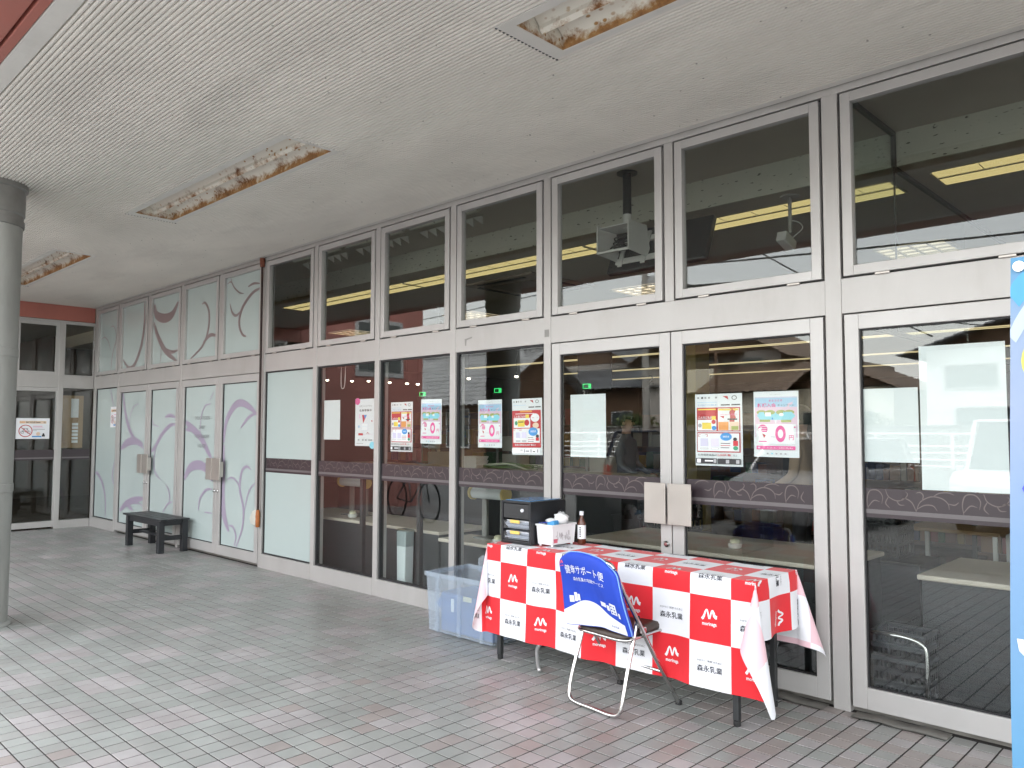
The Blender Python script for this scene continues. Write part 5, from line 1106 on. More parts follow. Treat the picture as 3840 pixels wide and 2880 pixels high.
# ================================================================== blue banner at the right edge
t = thing('banner', 'tall light blue printed banner on a stand at the right edge', 'banner', (-.19, -2.0, 0))
bnm = bpy.data.materials.new('banner_print'); bnm.use_nodes = True; nt = bnm.node_tree; b = nt.nodes['Principled BSDF']; L = nt.links.new; b.inputs['Roughness'].default_value = .45
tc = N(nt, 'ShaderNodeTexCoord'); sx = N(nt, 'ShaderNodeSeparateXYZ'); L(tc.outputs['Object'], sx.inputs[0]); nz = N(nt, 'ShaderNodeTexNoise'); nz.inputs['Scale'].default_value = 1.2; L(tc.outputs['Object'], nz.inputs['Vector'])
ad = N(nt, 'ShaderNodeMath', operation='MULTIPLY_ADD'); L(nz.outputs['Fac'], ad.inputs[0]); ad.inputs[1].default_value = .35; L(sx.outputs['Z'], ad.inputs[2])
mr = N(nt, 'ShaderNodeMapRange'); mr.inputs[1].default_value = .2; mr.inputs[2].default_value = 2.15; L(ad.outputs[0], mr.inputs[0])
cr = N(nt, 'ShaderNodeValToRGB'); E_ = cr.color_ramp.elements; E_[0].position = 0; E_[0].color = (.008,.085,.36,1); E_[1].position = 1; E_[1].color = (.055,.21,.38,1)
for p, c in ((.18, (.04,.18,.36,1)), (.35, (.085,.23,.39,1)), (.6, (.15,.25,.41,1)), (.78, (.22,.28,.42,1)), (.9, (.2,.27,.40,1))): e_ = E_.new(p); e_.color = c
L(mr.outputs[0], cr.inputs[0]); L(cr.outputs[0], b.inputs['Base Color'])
BNX0, BNX1, BNZ0, BNZ1 = -.487, .113, .14, 1.955
def bn(a, b, off=0):
    x = BNX0+a*(BNX1-BNX0)-.055*(1-b)+.03*(1-2*a)*max(.35-b, 0)-.004*math.sin(math.pi*b)*(1-2*a); return (x, -2.0-.02*math.sin(math.pi*a)-off+.03*(1-b), BNZ0+b*(BNZ1-BNZ0))
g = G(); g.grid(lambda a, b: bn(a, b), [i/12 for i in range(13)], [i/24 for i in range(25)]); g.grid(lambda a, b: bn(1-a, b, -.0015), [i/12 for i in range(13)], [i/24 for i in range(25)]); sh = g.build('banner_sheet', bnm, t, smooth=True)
def bnf(o): return lambda a, b: bn(min(max(a/.6, 0), 1), min(max(b/1.815, 0), 1), o)
g = G(); g.stroke([(.0, 1.70), (.05, 1.76), (.15, 1.80), (.3, 1.81)], [.05]*6, bnf(.001), 0, sub=5); g.build('banner_wave', flat('banner_sky', (.06,.28,.52)), sh); g = G(); g.stroke([(.0, 1.60), (.06, 1.70), (.16, 1.76), (.3, 1.79)], [.03]*6, bnf(.0012), 0, sub=5); g.build('banner_wave', flat('banner_pale', (.38,.46,.58)), sh); g = G(); g.stroke([(.0, .22), (.1, .16), (.25, .1), (.5, .06)], [.07]*6, bnf(.001), 0, sub=5); g.build('banner_wave', flat('banner_deep', (.012,.13,.45)), sh)
g = G(); f = bnf(.0015); g.poly([f(.12+.095*math.cos(2*math.pi*k/28), 1.545+.085*math.sin(2*math.pi*k/28)) for k in range(28)]); g.build('yellow_disc', flat('banner_yellow', (.52,.51,.10)), sh)
g = G(); f2 = bnf(.002); g.text('子ども', .05, f2, 0, (.042, 1.555), 'L', .01); g.text('と一緒', .05, f2, 0, (.05, 1.49), 'L', .01); g.build('banner_lettering', flat('banner_dark_text', (.16,.15,.05)), sh)
g = G(); g.text('9', .40, f2, 0, (.012, 1.02), 'L', .0, None, .2); g.stroke([(.2, 1.43), (.06, 1.43), (.05, 1.40), (.05, 1.35), (.06, 1.33), (.2, 1.33)], [.012]*8, f2, 0, sub=6); g.text('割', .2, f2, 0, (.27, 1.1), 'L', .01); g.build('banner_number', flat('banner_blue_text', (.05,.06,.5)), sh)
g = G(); g.poly([f(a, b) for a, b in ((.015,.83),(.30,.83),(.30,.74),(.06,.76),(.02,.80))]); g.poly([f(a, b) for a, b in ((.075,.74),(.32,.74),(.32,.55),(.11,.6))]); g.build('carton_print', flat('banner_white', (.7,.74,.8)), sh)
g = G(); g.poly([f2(a, b) for a, b in ((.04,.90),(.2,.90),(.2,.86),(.06,.86),(.036,.88))]); g.poly([f2(a, b) for a, b in ((.07,.73),(.30,.73),(.30,.60),(.1,.63))]); g.build('carton_print', flat('banner_carton_blue', (.04,.16,.6)), sh)
g = G(); g.poly([f2(a, b) for a, b in ((.035,.825),(.26,.825),(.26,.805),(.035,.805))]); g.poly([f2(.09+.05*math.cos(2*math.pi*k/20), .28+.05*math.sin(2*math.pi*k/20)) for k in range(20)]); g.poly([f2(a, b) for a, b in ((.045,.955),(.3,.955),(.3,.92),(.05,.92))]); g.build('gold_print', flat('banner_gold', (.62,.42,.10)), sh)
g = G(); g.text('がお得', .12, f2, 0, (.045, .42), 'L', .02); g.build('banner_lettering', flat('banner_pink_text', (.75,.12,.36)), sh)
for (a, b) in ((.02, 1.79), (.58, 1.79)): p = bn(a/.6, b/1.815, .002); g = G(); g.tube([(p[0], p[1], p[2]), (p[0], p[1]-.006, p[2])], .014, 12); g.build('grommet', CHROME, t, smooth=True, auto=40)
g = G(); g.cyl((-.19, -1.96, .03), (-.19, -1.96, 1.95), .012, n=10); g.cyl((-.47, -1.985, 1.935), (.09, -1.985, 1.935), .006, n=8); g.build('banner_pole', pm('pale_steel', (.5,.5,.5), .4, .6), t, smooth=True, auto=40)
g = G(); g.lathe([(.2, 0), (.2, .02), (.03, .05)], (-.19, -1.96, 0), 24); g.build('stand_base', kb, t, smooth=True, auto=40)
# buckled threshold strips in front of the right doors
for (a, b, lab) in ((-2.2, -1.83, 'buckled metal threshold strip under the right double door'), (-1.68, -1.22, 'buckled metal threshold strip under the rightmost door')):
    g = G(); n = 10; us_ = [a+(b-a)*i/n for i in range(n+1)]
    zf = lambda x: .006+.014*math.sin(math.pi*(x-a)/(b-a))**2*(.5+.5*math.sin((x-a)*19))
    g.grid(lambda x, y: (x, y, zf(x)+.002), us_, [-.085, -.05, .02]); g.grid(lambda x, y: (x, y, zf(x)-.002), us_[::-1], [-.085, -.05, .02])
    tag(g.build('threshold_strip', pm('worn_threshold', (.25,.24,.22), .5, .5, var=.3), base=((a+b)/2, -.03, 0), smooth=True), lab, 'threshold strip', 'buckled threshold strips')
# ================================================================== across the car park (seen reflected in the glass)
road = pm('road_asphalt', (.12,.12,.12), .85, var=.2, scale=.8)
g = G(); g.box(-120, 120, -24.6, -20.9, -.118, -.112); g.build('road', road, kind='structure')
conc = pm('concrete_block', (.24,.23,.21), .85, var=.25, scale=3, bump=.5)
t = thing('kerb_wall', 'low concrete wall under the white fence across the car park', 'wall', (-16, -20.1, -.12)); g = G(); g.box(-60, 40, -20.2, -20.0, -.12, .46); g.build('wall_body', conc, t, bev=.02)
t = thing('guard_fence', 'white pipe guard fence reflected in the shop glass', 'fence', (-16, -20.1, .46)); wf = pm('fence_white', (.74,.74,.72), .5, var=.05)
for z, r_ in ((1.46, .03), (1.11, .028), (.92, .028), (.72, .028), (.53, .028)): g = G(); g.cyl((-60, -20.1, z), (40, -20.1, z), r_, n=8); g.build('rail', wf, t, smooth=True, auto=40)
x = -44
while x < 12: g = G(); g.box(x-.04, x+.04, -20.14, -20.06, .455, 1.49); g.build('post', wf, t); x += 2.08
t = thing('block_wall', 'grey concrete block garden wall behind the white fence', 'wall', (-16, -26, -.12))
g = G(); g.box(-60, 30, -26.1, -26, -.12, 1.7); g.build('wall_body', conc, t)
g = G(); g.box(-60, 30, -26.14, -25.96, 1.7, 1.76); g.build('coping', conc, t)
roofk = pm('roof_tile_grey', (.15,.152,.158), .35, var=.3, scale=2); roofb = pm('roof_tile_brown', (.23,.165,.12), .45, var=.25, scale=2); rooff = pm('roof_tile_silver', (.36,.36,.355), .35, var=.3, scale=2)
plas = pm('house_plaster_cream', (.68,.62,.50), .8, var=.1); plasw = pm('house_plaster_white', (.70,.70,.68), .8, var=.06); brn = pm('house_timber', (.16,.09,.05), .6, var=.2); pane = pm('dark_window_pane', (.06,.075,.075), .08, var=.1); grw = pm('house_plaster_grey', (.42,.38,.34), .8, var=.1)
def tiled(g, A, B, C, D, step=.32, h=.08):   # roof slope from eave A-B up to ridge D-C with ribs
    A, B, C, D = map(Vector, (A, B, C, D)); L = (B-A).length; n = max(2, int(L/step)); nrm = (B-A).cross(D-A).normalized()
    if nrm.z < 0: nrm = -nrm
    rows = max(2, int((D-A).length/.33))
    V = []; cols = 4*n+1
    for j in range(rows+1):
        for k in range(cols):
            s_ = k/(4*n); lift = h*(0.0, .75, 1.0, .75)[k % 4]
            P = A.lerp(B, s_).lerp(D.lerp(C, s_), j/rows); V.append(P+nrm*lift)
        if j < rows:
            for k in range(cols):
                s_ = k/(4*n); lift = h*(0.0, .75, 1.0, .75)[k % 4]-.035
                P = A.lerp(B, s_).lerp(D.lerp(C, s_), (j+.97)/rows); V.append(P+nrm*lift)
    nr = 2*rows+1
    g.add(V, [(j*cols+k, j*cols+k+1, (j+1)*cols+k+1, (j+1)*cols+k) for j in range(nr-1) for k in range(cols-1)])
def gable(par, x0, x1, y0, y1, ze, zr, mat, ov=.5, axis='x', name='roof'):
    g = G()
    if axis == 'x':
        ym = (y0+y1)/2; s = (zr-ze)/((y1-y0)/2); k = ov*s
        tiled(g, (x0-ov, y1+ov, ze-k), (x1+ov, y1+ov, ze-k), (x1+ov, ym, zr), (x0-ov, ym, zr)); tiled(g, (x1+ov, y0-ov, ze-k), (x0-ov, y0-ov, ze-k), (x0-ov, ym, zr), (x1+ov, ym, zr))
        g.box(x0-ov, x1+ov, ym-.12, ym+.12, zr, zr+.22)
    else:
        xm = (x0+x1)/2; s = (zr-ze)/((x1-x0)/2); k = ov*s
        tiled(g, (x1+ov, y1+ov, ze-k), (x1+ov, y0-ov, ze-k), (xm, y0-ov, zr), (xm, y1+ov, zr)); tiled(g, (x0-ov, y0-ov, ze-k), (x0-ov, y1+ov, ze-k), (xm, y1+ov, zr), (xm, y0-ov, zr))
        g.box(xm-.12, xm+.12, y0-ov, y1+ov, zr, zr+.22)
    r_ = g.build(name, mat, par)
    g = G()
    if axis == 'x':
        for x in (x0, x1): g.prism([(y0, ze-.02), (y1, ze-.02), ((y0+y1)/2, zr-.08)], lambda a, b, d: (d, a, b), x-.08 if x == x1 else x, x if x == x1 else x+.08)
    else:
        for y in (y0, y1): g.prism([(x0, ze-.02), (x1, ze-.02), ((x0+x1)/2, zr-.08)], lambda a, b, d: (a, d, b), y-.08 if y == y1 else y, y if y == y1 else y+.08)
    g.build('gable_wall', brn, par); return r_
def win(par, x0, x1, y, z0, z1):
    g = G(); g.ring(x0, x1, z0, z1, .06, .06, .06, .06, y, y+.06); f_ = g.build('window', ALU2, par); g = G(); g.box(x0+.05, x1-.05, y+.005, y+.02, z0+.05, z1-.05); g.build('pane', pane, f_)
# house A: dark tiled traditional house
t = thing('tiled_house', 'dark tiled traditional house reflected in the left leaf of the right door', 'house', (-28, -35, -.1))
g = G(); g.box(-33, -26.5, -38.5, -33, -.1, 5.5); g.build('wall', grw, t); gable(t, -33, -26.5, -38.5, -33, 5.5, 7.3, roofk, .7, 'y')
g = G(); g.box(-30, -23.5, -33, -30.5, -.1, 3.9); g.build('wall', brn, t); g = G(); tiled(g, (-31, -29.7, 3.75), (-22.8, -29.7, 3.75), (-22.8, -33, 5.1), (-31, -33, 5.1)); g.build('lower_roof', roofk, t)
win(t, -28.6, -27.2, -30.5, .8, 2.6); win(t, -26.2, -24.8, -30.5, .8, 2.6); win(t, -31.5, -29.8, -33.0, 4.0, 5.2)
# house B: cream house with balcony
t = thing('balcony_house', 'cream two storey house with balcony reflected in the right door', 'house', (-18.5, -31, -.1))
g = G(); g.box(-23.5, -16.2, -36, -30, -.1, 5.3); g.build('wall', grw, t); gable(t, -23.5, -16.2, -36, -30, 5.3, 7.2, roofb, .9, 'y')
g = G(); g.box(-21.3, -18.9, -30, -28.6, 3.35, 4.45); g.build('balcony', plas, t, bev=.02); g = G()
for z in (4.5, 4.6, 4.7): g.box(-21.3, -18.9, -28.64, -28.6, z, z+.03)
g.build('balcony_rail', brn, t); g = G(); g.box(-21.5, -18.0, -30, -28.4, 5.15, 5.25); g.build('balcony_eave', brn, t)
win(t, -18.2, -17.0, -30, 4.1, 5.0); win(t, -21.0, -19.4, -30, 4.5, 5.15); win(t, -20.5, -18.5, -30, .9, 2.4)
g = G(); g.box(-18.6, -15.0, -30, -27.4, -.1, 3.2); g.build('wall', plas, t); g = G(); tiled(g, (-19, -26.9, 3.2), (-14.6, -26.9, 3.2), (-14.6, -30, 4.6), (-19, -30, 4.6)); g.build('lower_roof', roofb, t)
t = thing('brown_roof_house', 'house with a broad brown tiled roof right of the balcony house', 'house', (-13.5, -31, -.1)); g = G(); g.box(-16.0, -11.2, -36, -29.5, -.1, 3.4); g.build('wall', plas, t); gable(t, -16.0, -11.2, -36, -29.5, 3.47, 4.5, roofb, .6, 'y'); win(t, -15.2, -13.6, -29.5, .8, 2.4); win(t, -13, -12, -29.5, .8, 2.4)
t = thing('white_house', 'white two storey house with grey roof reflected in the large blank sheet', 'house', (-3, -29, -.1)); g = G(); g.box(-9.1, 2.7, -33, -26.6, -.1, 4.45); g.build('wall', plasw, t); gable(t, -9.1, 2.7, -33, -26.6, 4.5, 6.3, roofk, .8, 'y')
for (a, b, c, d) in ((-8.5, -6.8, 3.0, 3.9), (-6.2, -4.2, 3.0, 3.9), (-8.2, -6.0, .8, 2.4), (-4.6, -2.6, .8, 2.4), (-3.0, -1.4, 3.0, 3.9)): win(t, a, b, -26.6, c, d)
# house F: silver tiles by the pink wing
t = thing('silver_roof_house', 'house with pale silver tiled roof reflected beside the pink wall', 'house', (-27, -18, -.1)); g = G(); g.box(-34, -22.6, -23.5, -17.3, -.1, 2.9); g.build('wall', brn, t); gable(t, -34, -22.6, -23.5, -17.3, 2.95, 5.0, rooff, .7, 'x'); win(t, -27.5, -25.5, -17.3, .8, 2.4); win(t, -24.8, -23.4, -17.3, .8, 2.4)
# utility pole
t = thing('utility_pole', 'grey concrete utility pole reflected in the right double door', 'pole', (-18.84, -23, -.1)); pc = pm('pole_concrete', (.34,.32,.29), .8, var=.1)
g = G(); g.cyl((-18.84, -23, -.1), (-18.84, -23, 10.5), .17, .11, 14); g.build('pole', pc, t, smooth=True, auto=40)
for z in (8.2, 9.2, 10.1): g = G(); g.box(-19.9, -17.8, -23.06, -22.94, z, z+.1); g.build('cross_arm', pm('arm_steel', (.2,.2,.2), .5, .5), t)
g = G(); g.lathe([(.26, 0), (.28, .1), (.28, .7), (.2, .8)], (-18.4, -23, 7.1), 16); g.build('transformer', pm('transformer_grey', (.3,.3,.3), .5), t, smooth=True, auto=40)
t = thing('street_lamp', 'thin dark street lamp post reflected in front of the balcony house', 'lamp', (-11.6, -16, -.12)); g = G(); g.tube(smooth3([(-11.6, -16, -.12), (-11.6, -16, 2.5), (-11.6, -16, 3.85), (-11.5, -16, 4.05), (-11.2, -16, 4.12)], 5), .045, 8); g.build('lamp_post', brn, t, smooth=True); g = G(); g.box(-11.25, -10.9, -16.06, -15.94, 4.06, 4.14); g.build('lamp_head', ALU2, t, bev=.02)
wk = flat('wire_black', (.02,.02,.022), .6)
WL = iter(['highest overhead wire left of the utility pole', 'highest overhead wire right of the utility pole', 'second highest overhead wire left of the utility pole', 'second highest overhead wire right of the utility pole', 'third overhead wire left of the utility pole', 'thicker third overhead wire right of the utility pole', 'thick low cable right of the utility pole', 'overhead wire falling from the pole to the white house', 'lowest overhead wire left of the utility pole', 'short slanting stay wire crossing the reflected sky'])
def wire(a, b, sag, r_=.012):
    P = [Vector(a).lerp(Vector(b), i/16)-Vector((0, 0, sag*math.sin(math.pi*i/16))) for i in range(17)]; tag(G().tube(P, r_*1.8, 5).build('overhead_wire', wk, base=tuple(Vector(a).lerp(Vector(b), .5))), next(WL), 'wire', 'overhead wires')
for (a, b, s_, r_) in (((-60, -22, 10.4), (-18.84, -23, 10.2), .8, .012), ((-18.84, -23, 10.2), (30, -22, 10.4), .9, .012), ((-60, -22, 9.5), (-18.84, -23, 9.3), .9, .012), ((-18.84, -23, 9.3), (30, -22, 9.0), 1.2, .012), ((-60, -22.3, 8.6), (-18.84, -23, 8.3), 1.0, .012), ((-18.84, -23, 8.3), (30, -22.3, 8.2), 1.1, .02), ((-18.84, -23, 7.4), (30, -22.4, 6.9), .7, .03), ((-18.84, -23, 8.0), (-5, -27, 4.8), .3, .012), ((-60, -20, 6.9), (-18.84, -23, 7.2), .5, .014), ((-13.0, -21, 7.9), (-9.0, -27, 5.0), .1, .014)): wire(a, b, s_, r_)
# tree and hedges
leafm = [flat('leaf_dark', (.035,.065,.02), .6), flat('leaf_mid', (.07,.11,.03), .6), flat('leaf_light', (.12,.15,.045), .6)]
def crown(g, blobs, n, ls, seed):
    rr = random.Random(seed)
    for _ in range(n):
        c, r_ = blobs[rr.randrange(len(blobs))]
        d = Vector((rr.gauss(0,1), rr.gauss(0,1), rr.gauss(0,1))).normalized()*(rr.random()**.4)
        p = Vector(c)+Vector((d.x*r_[0], d.y*r_[1], d.z*r_[2])); a = Vector((rr.gauss(0,1), rr.gauss(0,1), rr.gauss(0,1))).normalized(); b = a.cross(Vector((rr.gauss(0,1), rr.gauss(0,1), rr.gauss(0,1)))).normalized(); s_ = ls*rr.uniform(.6,1.4)
        g.add([p-a*s_, p+b*s_*.5, p+a*s_, p-b*s_*.5], [(0,1,2,3)], rr.randrange(3))
def tree(name, x, y, h, blobs, n, ls, seed, lab, cat='tree'):
    t = thing(name, lab, cat, (x, y, -.1)); g = G(); g.tube([(x, y, -.1), (x+.1, y, h*.4), (x-.05, y, h*.75)], [.14,.1,.05], 8)
    for c, r_ in blobs[:4]: g.tube([(x+.05, y, h*.45), tuple((Vector((x, y, h*.5))+Vector(c))/2), c], [.06,.04,.02], 6)
    g.build('trunk', brn, t); g = G(); crown(g, blobs, n, ls, seed); g.build('crown', leafm, t)
tree('garden_tree', -28.6, -28.5, 4.6, [((-28.8,-28.5,3.6),(.9,.8,.5)), ((-28.0,-28.4,4.4),(.7,.7,.4)), ((-28.9,-28.6,2.6),(.9,.8,.5)), ((-27.7,-28.4,3.1),(.6,.6,.4))], 2600, .10, 1, 'green garden tree reflected beside the blank door sheet')
for k, (x, w_, h_) in enumerate(((-25.5, 1.8, 2.3), (-22.4, 1.5, 2.4), (-19.6, 1.2, 2.2), (-12.0, 1.6, 2.1))):
    tree('hedge_bush', x, -27.2, 1.6, [((x-w_*.4,-27.2,1.5),(w_*.6,.5,.75)), ((x+w_*.4,-27.2,1.6),(w_*.6,.5,.7)), ((x,-27.2,1.9),(w_*.5,.5,.5))], 1500, .09, 20+k, 'clipped garden bush above the block wall, %s from the left' % ['first','second','third','fourth'][k], 'bush')
# parked cars
tyre = flat('tyre_rubber', (.015,.015,.016), .8); rimm = pm('alloy_rim', (.45,.45,.46), .3, .8); cglass = pm('car_glass', (.02,.024,.028), .05, var=.05); redl = pm('tail_lamp_red', (.4,.02,.02), .2); whl = pm('head_lamp', (.7,.7,.7), .1)
def car(x, y, rz, paint, lab, Lc, Wc, prof, roof):
    t = thing('parked_car', lab, 'car', (x, y, -.118), rz, 'cars parked facing the shop', True)
    fn = lambda a, b, d: (d, a, b)
    def hull(P, ws, nm, mat, bev=.06):
        g = G(); n = len(P); V = []
        secs = [(-1, .94), (-.6, 1), (.6, 1), (1, .94)]
        V = [(s_*ws(b), a*(k if abs(s_) == 1 else 1), b) for s_, k in secs for a, b in P]
        F = [tuple(range(n))[::-1], tuple(3*n+i for i in range(n))]+[(q*n+i, q*n+(i+1) % n, (q+1)*n+(i+1) % n, (q+1)*n+i) for q in range(3) for i in range(n)]
        return g.add(V, F).build(nm, mat, t, bev=bev, seg=3, smooth=True, auto=35)
    hull(prof, lambda z: Wc/2*(1 if z > .35 else .96), 'body', paint)
    hull(roof, lambda z: Wc/2*(.97-.16*max(z-.85, 0)/.7), 'greenhouse', cglass, .05)
    zt = max(b for a, b in roof); top = [a for a, b in roof if b > zt-.08]
    g = G(); g.box(-Wc/2*.80, Wc/2*.80, min(top)-.03, max(top)+.03, zt-.035, zt+.018); g.build('roof_panel', paint, t, bev=.03)
    for s_ in (-1, 1):
        pts = sorted(roof, key=lambda p: p[0]); g = G()
        for (a, b) in ((roof[0], roof[1]), (roof[-1], roof[-2])): g.tube([(s_*Wc/2*.95, a[0], a[1]), (s_*Wc/2*.83, b[0], b[1])], .035, 6); g.build('pillar', paint, t); g = G()
        g = G(); g.obox((s_*(Wc/2+.07), Lc*.17, 1.0), (.12,0,0), (0,.08,0), (0,0,.12)); g.build('door_mirror', paint, t, bev=.02)
        for yy in (-Lc*.31, Lc*.31):
            g = G(); g.tube([(s_*(Wc/2-.2), yy, .31), (s_*(Wc/2+.005), yy, .31)], .31, 24); wh = g.build('wheel', tyre, t, bev=.02); g = G(); g.tube([(s_*(Wc/2+.004), yy, .31), (s_*(Wc/2+.015), yy, .31)], [.2,.17], 20); g.build('rim', rimm, wh)
        g = G(); g.obox((s_*(Wc/2-.16), Lc/2-.06, .68), (.26,0,0), (0,.1,0), (0,0,.14)); g.build('headlight', whl, t, bev=.03); g = G(); g.obox((s_*(Wc/2-.12), -Lc/2+.06, .85), (.16,0,0), (0,.1,0), (0,0,.3)); g.build('tail_light', redl, t, bev=.02)
    g = G(); g.box(-.165, .165, Lc/2-.005, Lc/2+.012, .42, .58); g.box(-.165, .165, -Lc/2-.012, -Lc/2+.005, .55, .71); g.build('number_plate', cwh, t)
def suv(Lc, h, hood): return [(-Lc/2, .35), (-Lc/2, .95), (-Lc/2+.15, 1.0), (Lc/2-1.0, 1.0), (Lc/2-.25, hood), (Lc/2, hood-.15), (Lc/2, .35), (Lc/2-.1, .22), (-Lc/2+.1, .22)], [(-Lc/2+.05, .96), (-Lc/2+.3, h), (Lc*.12, h), (Lc/2-1.05, .98)]
p_, r_ = suv(4.4, 1.62, .88); car(-8.1, -9.4, R(180), pm('car_paint_navy', (.03,.04,.06), .2, .3, var=.05), 'dark navy car parked beside the silver car in the lot', 4.4, 1.78, p_, r_)
p_, r_ = suv(4.2, 1.50, .86); car(-5.6, -9.0, 0, pm('car_paint_silver', (.42,.42,.42), .25, .5, var=.04), 'silver hatchback parked between the navy car and the white van', 4.2, 1.7, p_, r_)
p_, r_ = suv(3.4, 1.82, .98); car(-3.1, -11.2, 0, pm('car_paint_white', (.72,.72,.73), .2, 0, var=.03), 'boxy white van reflected in the small blank sheet', 3.4, 1.5, p_, r_)
# bicycle
t = thing('bicycle', 'bicycle parked by the walkway reflected low in the left clear panes', 'bicycle', (-10.5, -4.0, 0), R(8), None, True); bkm = pm('bicycle_silver', (.35,.36,.38), .3, .6)
for yy in (-.53, .53):
    g = G(); g.tube([(yy+.33*math.cos(2*math.pi*k/36), 0, .34+.33*math.sin(2*math.pi*k/36)) for k in range(36)], .016, 8, closed=True); wh = g.build('wheel', tyre, t, smooth=True)
    g = G()
    for k in range(14): g.cyl((yy, 0, .34), (yy+.32*math.cos(2*math.pi*k/14), 0, .34+.32*math.sin(2*math.pi*k/14)), .0015, n=4)
    g.build('spoke', rimm, wh)
g = G()
for a, b in (((-.53,0,.34),(-.05,0,.30)), ((-.53,0,.34),(-.15,0,.74)), ((-.05,0,.30),(-.17,0,.82)), ((-.05,0,.30),(.38,0,.75)), ((.38,0,.85),(.53,0,.34)), ((.36,0,.92),(.38,0,.72))): g.cyl(a, b, .014, n=8)
g.build('frame', bkm, t, smooth=True); g = G(); g.tube(smooth3([(.22,-.26,.98),(.36,-.2,1.0),(.38,0,.95),(.36,.2,1.0),(.22,.26,.98)], 5), .011, 8); g.build('handlebar', bkm, t, smooth=True)
g = G(); g.prism([(-.30,-.09),(-.30,.09),(-.12,.05),(-.02,.02),(-.02,-.02),(-.12,-.05)], lambda a, b, d: (a, b, d), .83, .87); g.build('saddle', RUBBER, t, bev=.02)
g = G(); g.ring(.42, .78, .70, .92, .012, .012, .012, .012, -.14, .14); g.box(.42, .78, -.14, .14, .70, .708); g.build('basket', bkm, t)
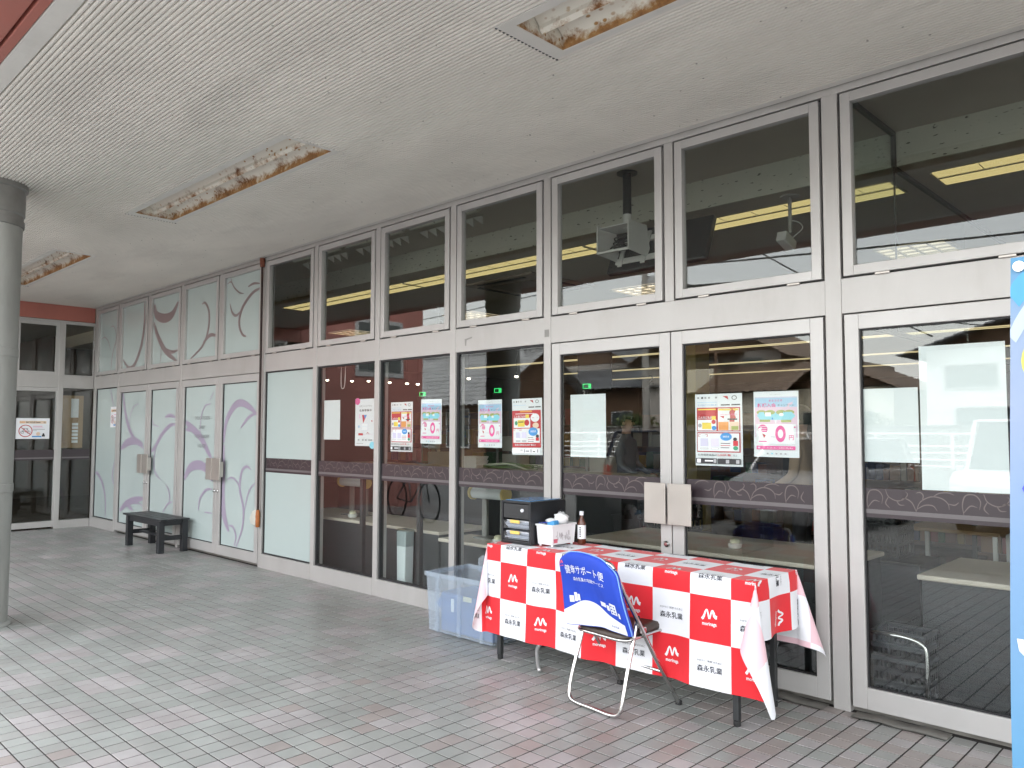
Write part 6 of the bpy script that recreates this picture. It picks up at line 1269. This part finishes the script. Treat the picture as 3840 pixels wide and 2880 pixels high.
# ================================================================== shopper inside
def person(x, y, rz, lab, coat, hairc, trous):
    t = thing('person', lab, 'person', (x, y, 0), rz, local=True)
    J = dict(pel=(0,0,.95), sp=(0,.01,1.15), ch=(0,.0,1.33), nk=(0,.0,1.45), n2=(0,.015,1.50), hd=(0,.02,1.575), hd2=(0,.02,1.66))
    V = []; E = []; RAD = []; ix = {}
    def add(k, p, r): ix[k] = len(V); V.append(p); RAD.append(r)
    for k, r in (('pel',(.155,.11)),('sp',(.14,.10)),('ch',(.165,.11)),('nk',(.07,.065)),('n2',(.05,.055)),('hd',(.072,.09)),('hd2',(.074,.092))): add(k, J[k], r)
    E += [(ix[a], ix[b]) for a, b in (('pel','sp'),('sp','ch'),('ch','nk'),('nk','n2'),('n2','hd'),('hd','hd2'))]
    for s in (-1, 1):
        for k, p, r in (('sh',(s*.19,0,1.37),.062),('el',(s*.235,.03,1.09),.05),('wr',(s*.22,.20,.98),.034),('hn',(s*.21,.27,.97),.035),('hp',(s*.09,0,.88),.095),('kn',(s*.10,.02,.5),.062),('an',(s*.10,-.01,.09),.042),('to',(s*.11,.14,.035),.036)): add(k+str(s), p, (r, r))
        E += [(ix['ch'], ix['sh%d' % s]), (ix['sh%d' % s], ix['el%d' % s]), (ix['el%d' % s], ix['wr%d' % s]), (ix['wr%d' % s], ix['hn%d' % s]), (ix['pel'], ix['hp%d' % s]), (ix['hp%d' % s], ix['kn%d' % s]), (ix['kn%d' % s], ix['an%d' % s]), (ix['an%d' % s], ix['to%d' % s])]
    me = bpy.data.meshes.new('body'); me.from_pydata(V, E, []); o = bpy.data.objects.new('body', me); col.objects.link(o); o.parent = t
    md = o.modifiers.new('skin', 'SKIN'); md.use_smooth_shade = True
    if not me.skin_vertices: me.attributes  # layer comes with the modifier below
    bpy.context.view_layer.objects.active = o
    bm = bmesh.new(); bm.from_mesh(me); lay = bm.verts.layers.skin.verify(); bm.verts.ensure_lookup_table()
    for i, v in enumerate(bm.verts): v[lay].radius = RAD[i]; v[lay].use_root = (i == 0)
    bm.to_mesh(me); bm.free()
    md2 = o.modifiers.new('sub', 'SUBSURF'); md2.levels = 2; md2.render_levels = 2
    skin = pm('skin', (.50,.30,.21), .5, var=.06)
    # clothing by height: coat, trousers, skin in one body material
    mt = bpy.data.materials.new('clothed_body'); mt.use_nodes = True; nt = mt.node_tree; b = nt.nodes['Principled BSDF']; b.inputs['Roughness'].default_value = .75
    tc = N(nt, 'ShaderNodeTexCoord'); sx = N(nt, 'ShaderNodeSeparateXYZ'); nt.links.new(tc.outputs['Object'], sx.inputs[0])
    cr = N(nt, 'ShaderNodeValToRGB'); cr.color_ramp.interpolation = 'CONSTANT'; el = cr.color_ramp.elements; el[0].position = 0; el[0].color = (.02,.02,.02,1); el[1].position = .05; el[1].color = (*trous, 1); e_ = el.new(.49); e_.color = (*coat, 1); e_ = el.new(.835); e_.color = (.50,.30,.21,1)
    dv = N(nt, 'ShaderNodeMath', operation='DIVIDE'); dv.inputs[1].default_value = 1.76; nt.links.new(sx.outputs['Z'], dv.inputs[0]); nt.links.new(dv.outputs[0], cr.inputs[0]); nt.links.new(cr.outputs[0], b.inputs['Base Color'])
    me.materials.append(mt)
    hm = pm('hair_dark', hairc, .5, var=.3, scale=20)
    g = G(); n, m_ = 20, 10; Vh = []
    for j in range(m_+1):
        th = math.pi*.72*j/m_
        for i in range(n):
            ph = 2*math.pi*i/n; lim = 1 if math.sin(ph) < .25 else .55
            tt = min(th, math.pi*.72*lim); Vh.append((.090*math.sin(tt)*math.cos(ph), .01+.110*math.sin(tt)*math.sin(ph), 1.645+.118*math.cos(tt)))
    g.add(Vh, [(j*n+i, (j+1)*n+i, (j+1)*n+(i+1) % n, j*n+(i+1) % n) for j in range(m_) for i in range(n)]); g.build('hair', hm, t, smooth=True)
    g = G()
    for s in (-1, 1): g.lathe([(.0, -.012), (.011, -.006), (.011, .006), (.0, .012)], (s*.032, .108, 1.625), 10)
    g.build('eye', flat('eye_dark', (.03,.02,.02)), t, smooth=True)
    g = G(); g.add([(-.014,.10,1.585), (.014,.10,1.585), (0,.135,1.588), (0,.105,1.632)], [(0,1,2),(0,2,3),(1,3,2)]); g.build('nose', skin, t, smooth=True)
    g = G(); g.obox((0, .105, 1.552), (.045,0,0), (0,.012,0), (0,0,.010)); g.build('mouth', flat('lip', (.35,.12,.11)), t, bev=.003)
    for s in (-1, 1): g = G(); g.lathe([(.0, -.03), (.012, -.015), (.014, .01), (.0, .03)], (s*.082, .01, 1.60), 10); g.build('ear', skin, t, smooth=True)
    for s in (-1, 1):
        g = G()
        for k in range(4): a = -.024+.016*k; L_ = (.06,.068,.065,.052)[k]; g.tube([(s*.21+a, .28, .965), (s*.21+a, .28+L_*.6, .955), (s*.21+a, .28+L_*.8, .93)], [.0085,.008,.006], 6)
        g.tube([(s*.21-s*.03, .26, .97), (s*.21-s*.052, .295, .965), (s*.21-s*.05, .32, .955)], [.010,.009,.007], 6); g.build('finger', skin, t, smooth=True)
person(-3.28, 3.0, R(100), 'person in beige jacket standing inside behind the pink campaign poster', (.42,.30,.20), (.02,.018,.016), (.03,.03,.04))
person(-5.96, 3.85, R(-80), 'person in grey top standing inside behind the blank sheet on the door', (.16,.16,.17), (.015,.014,.013), (.03,.03,.04))
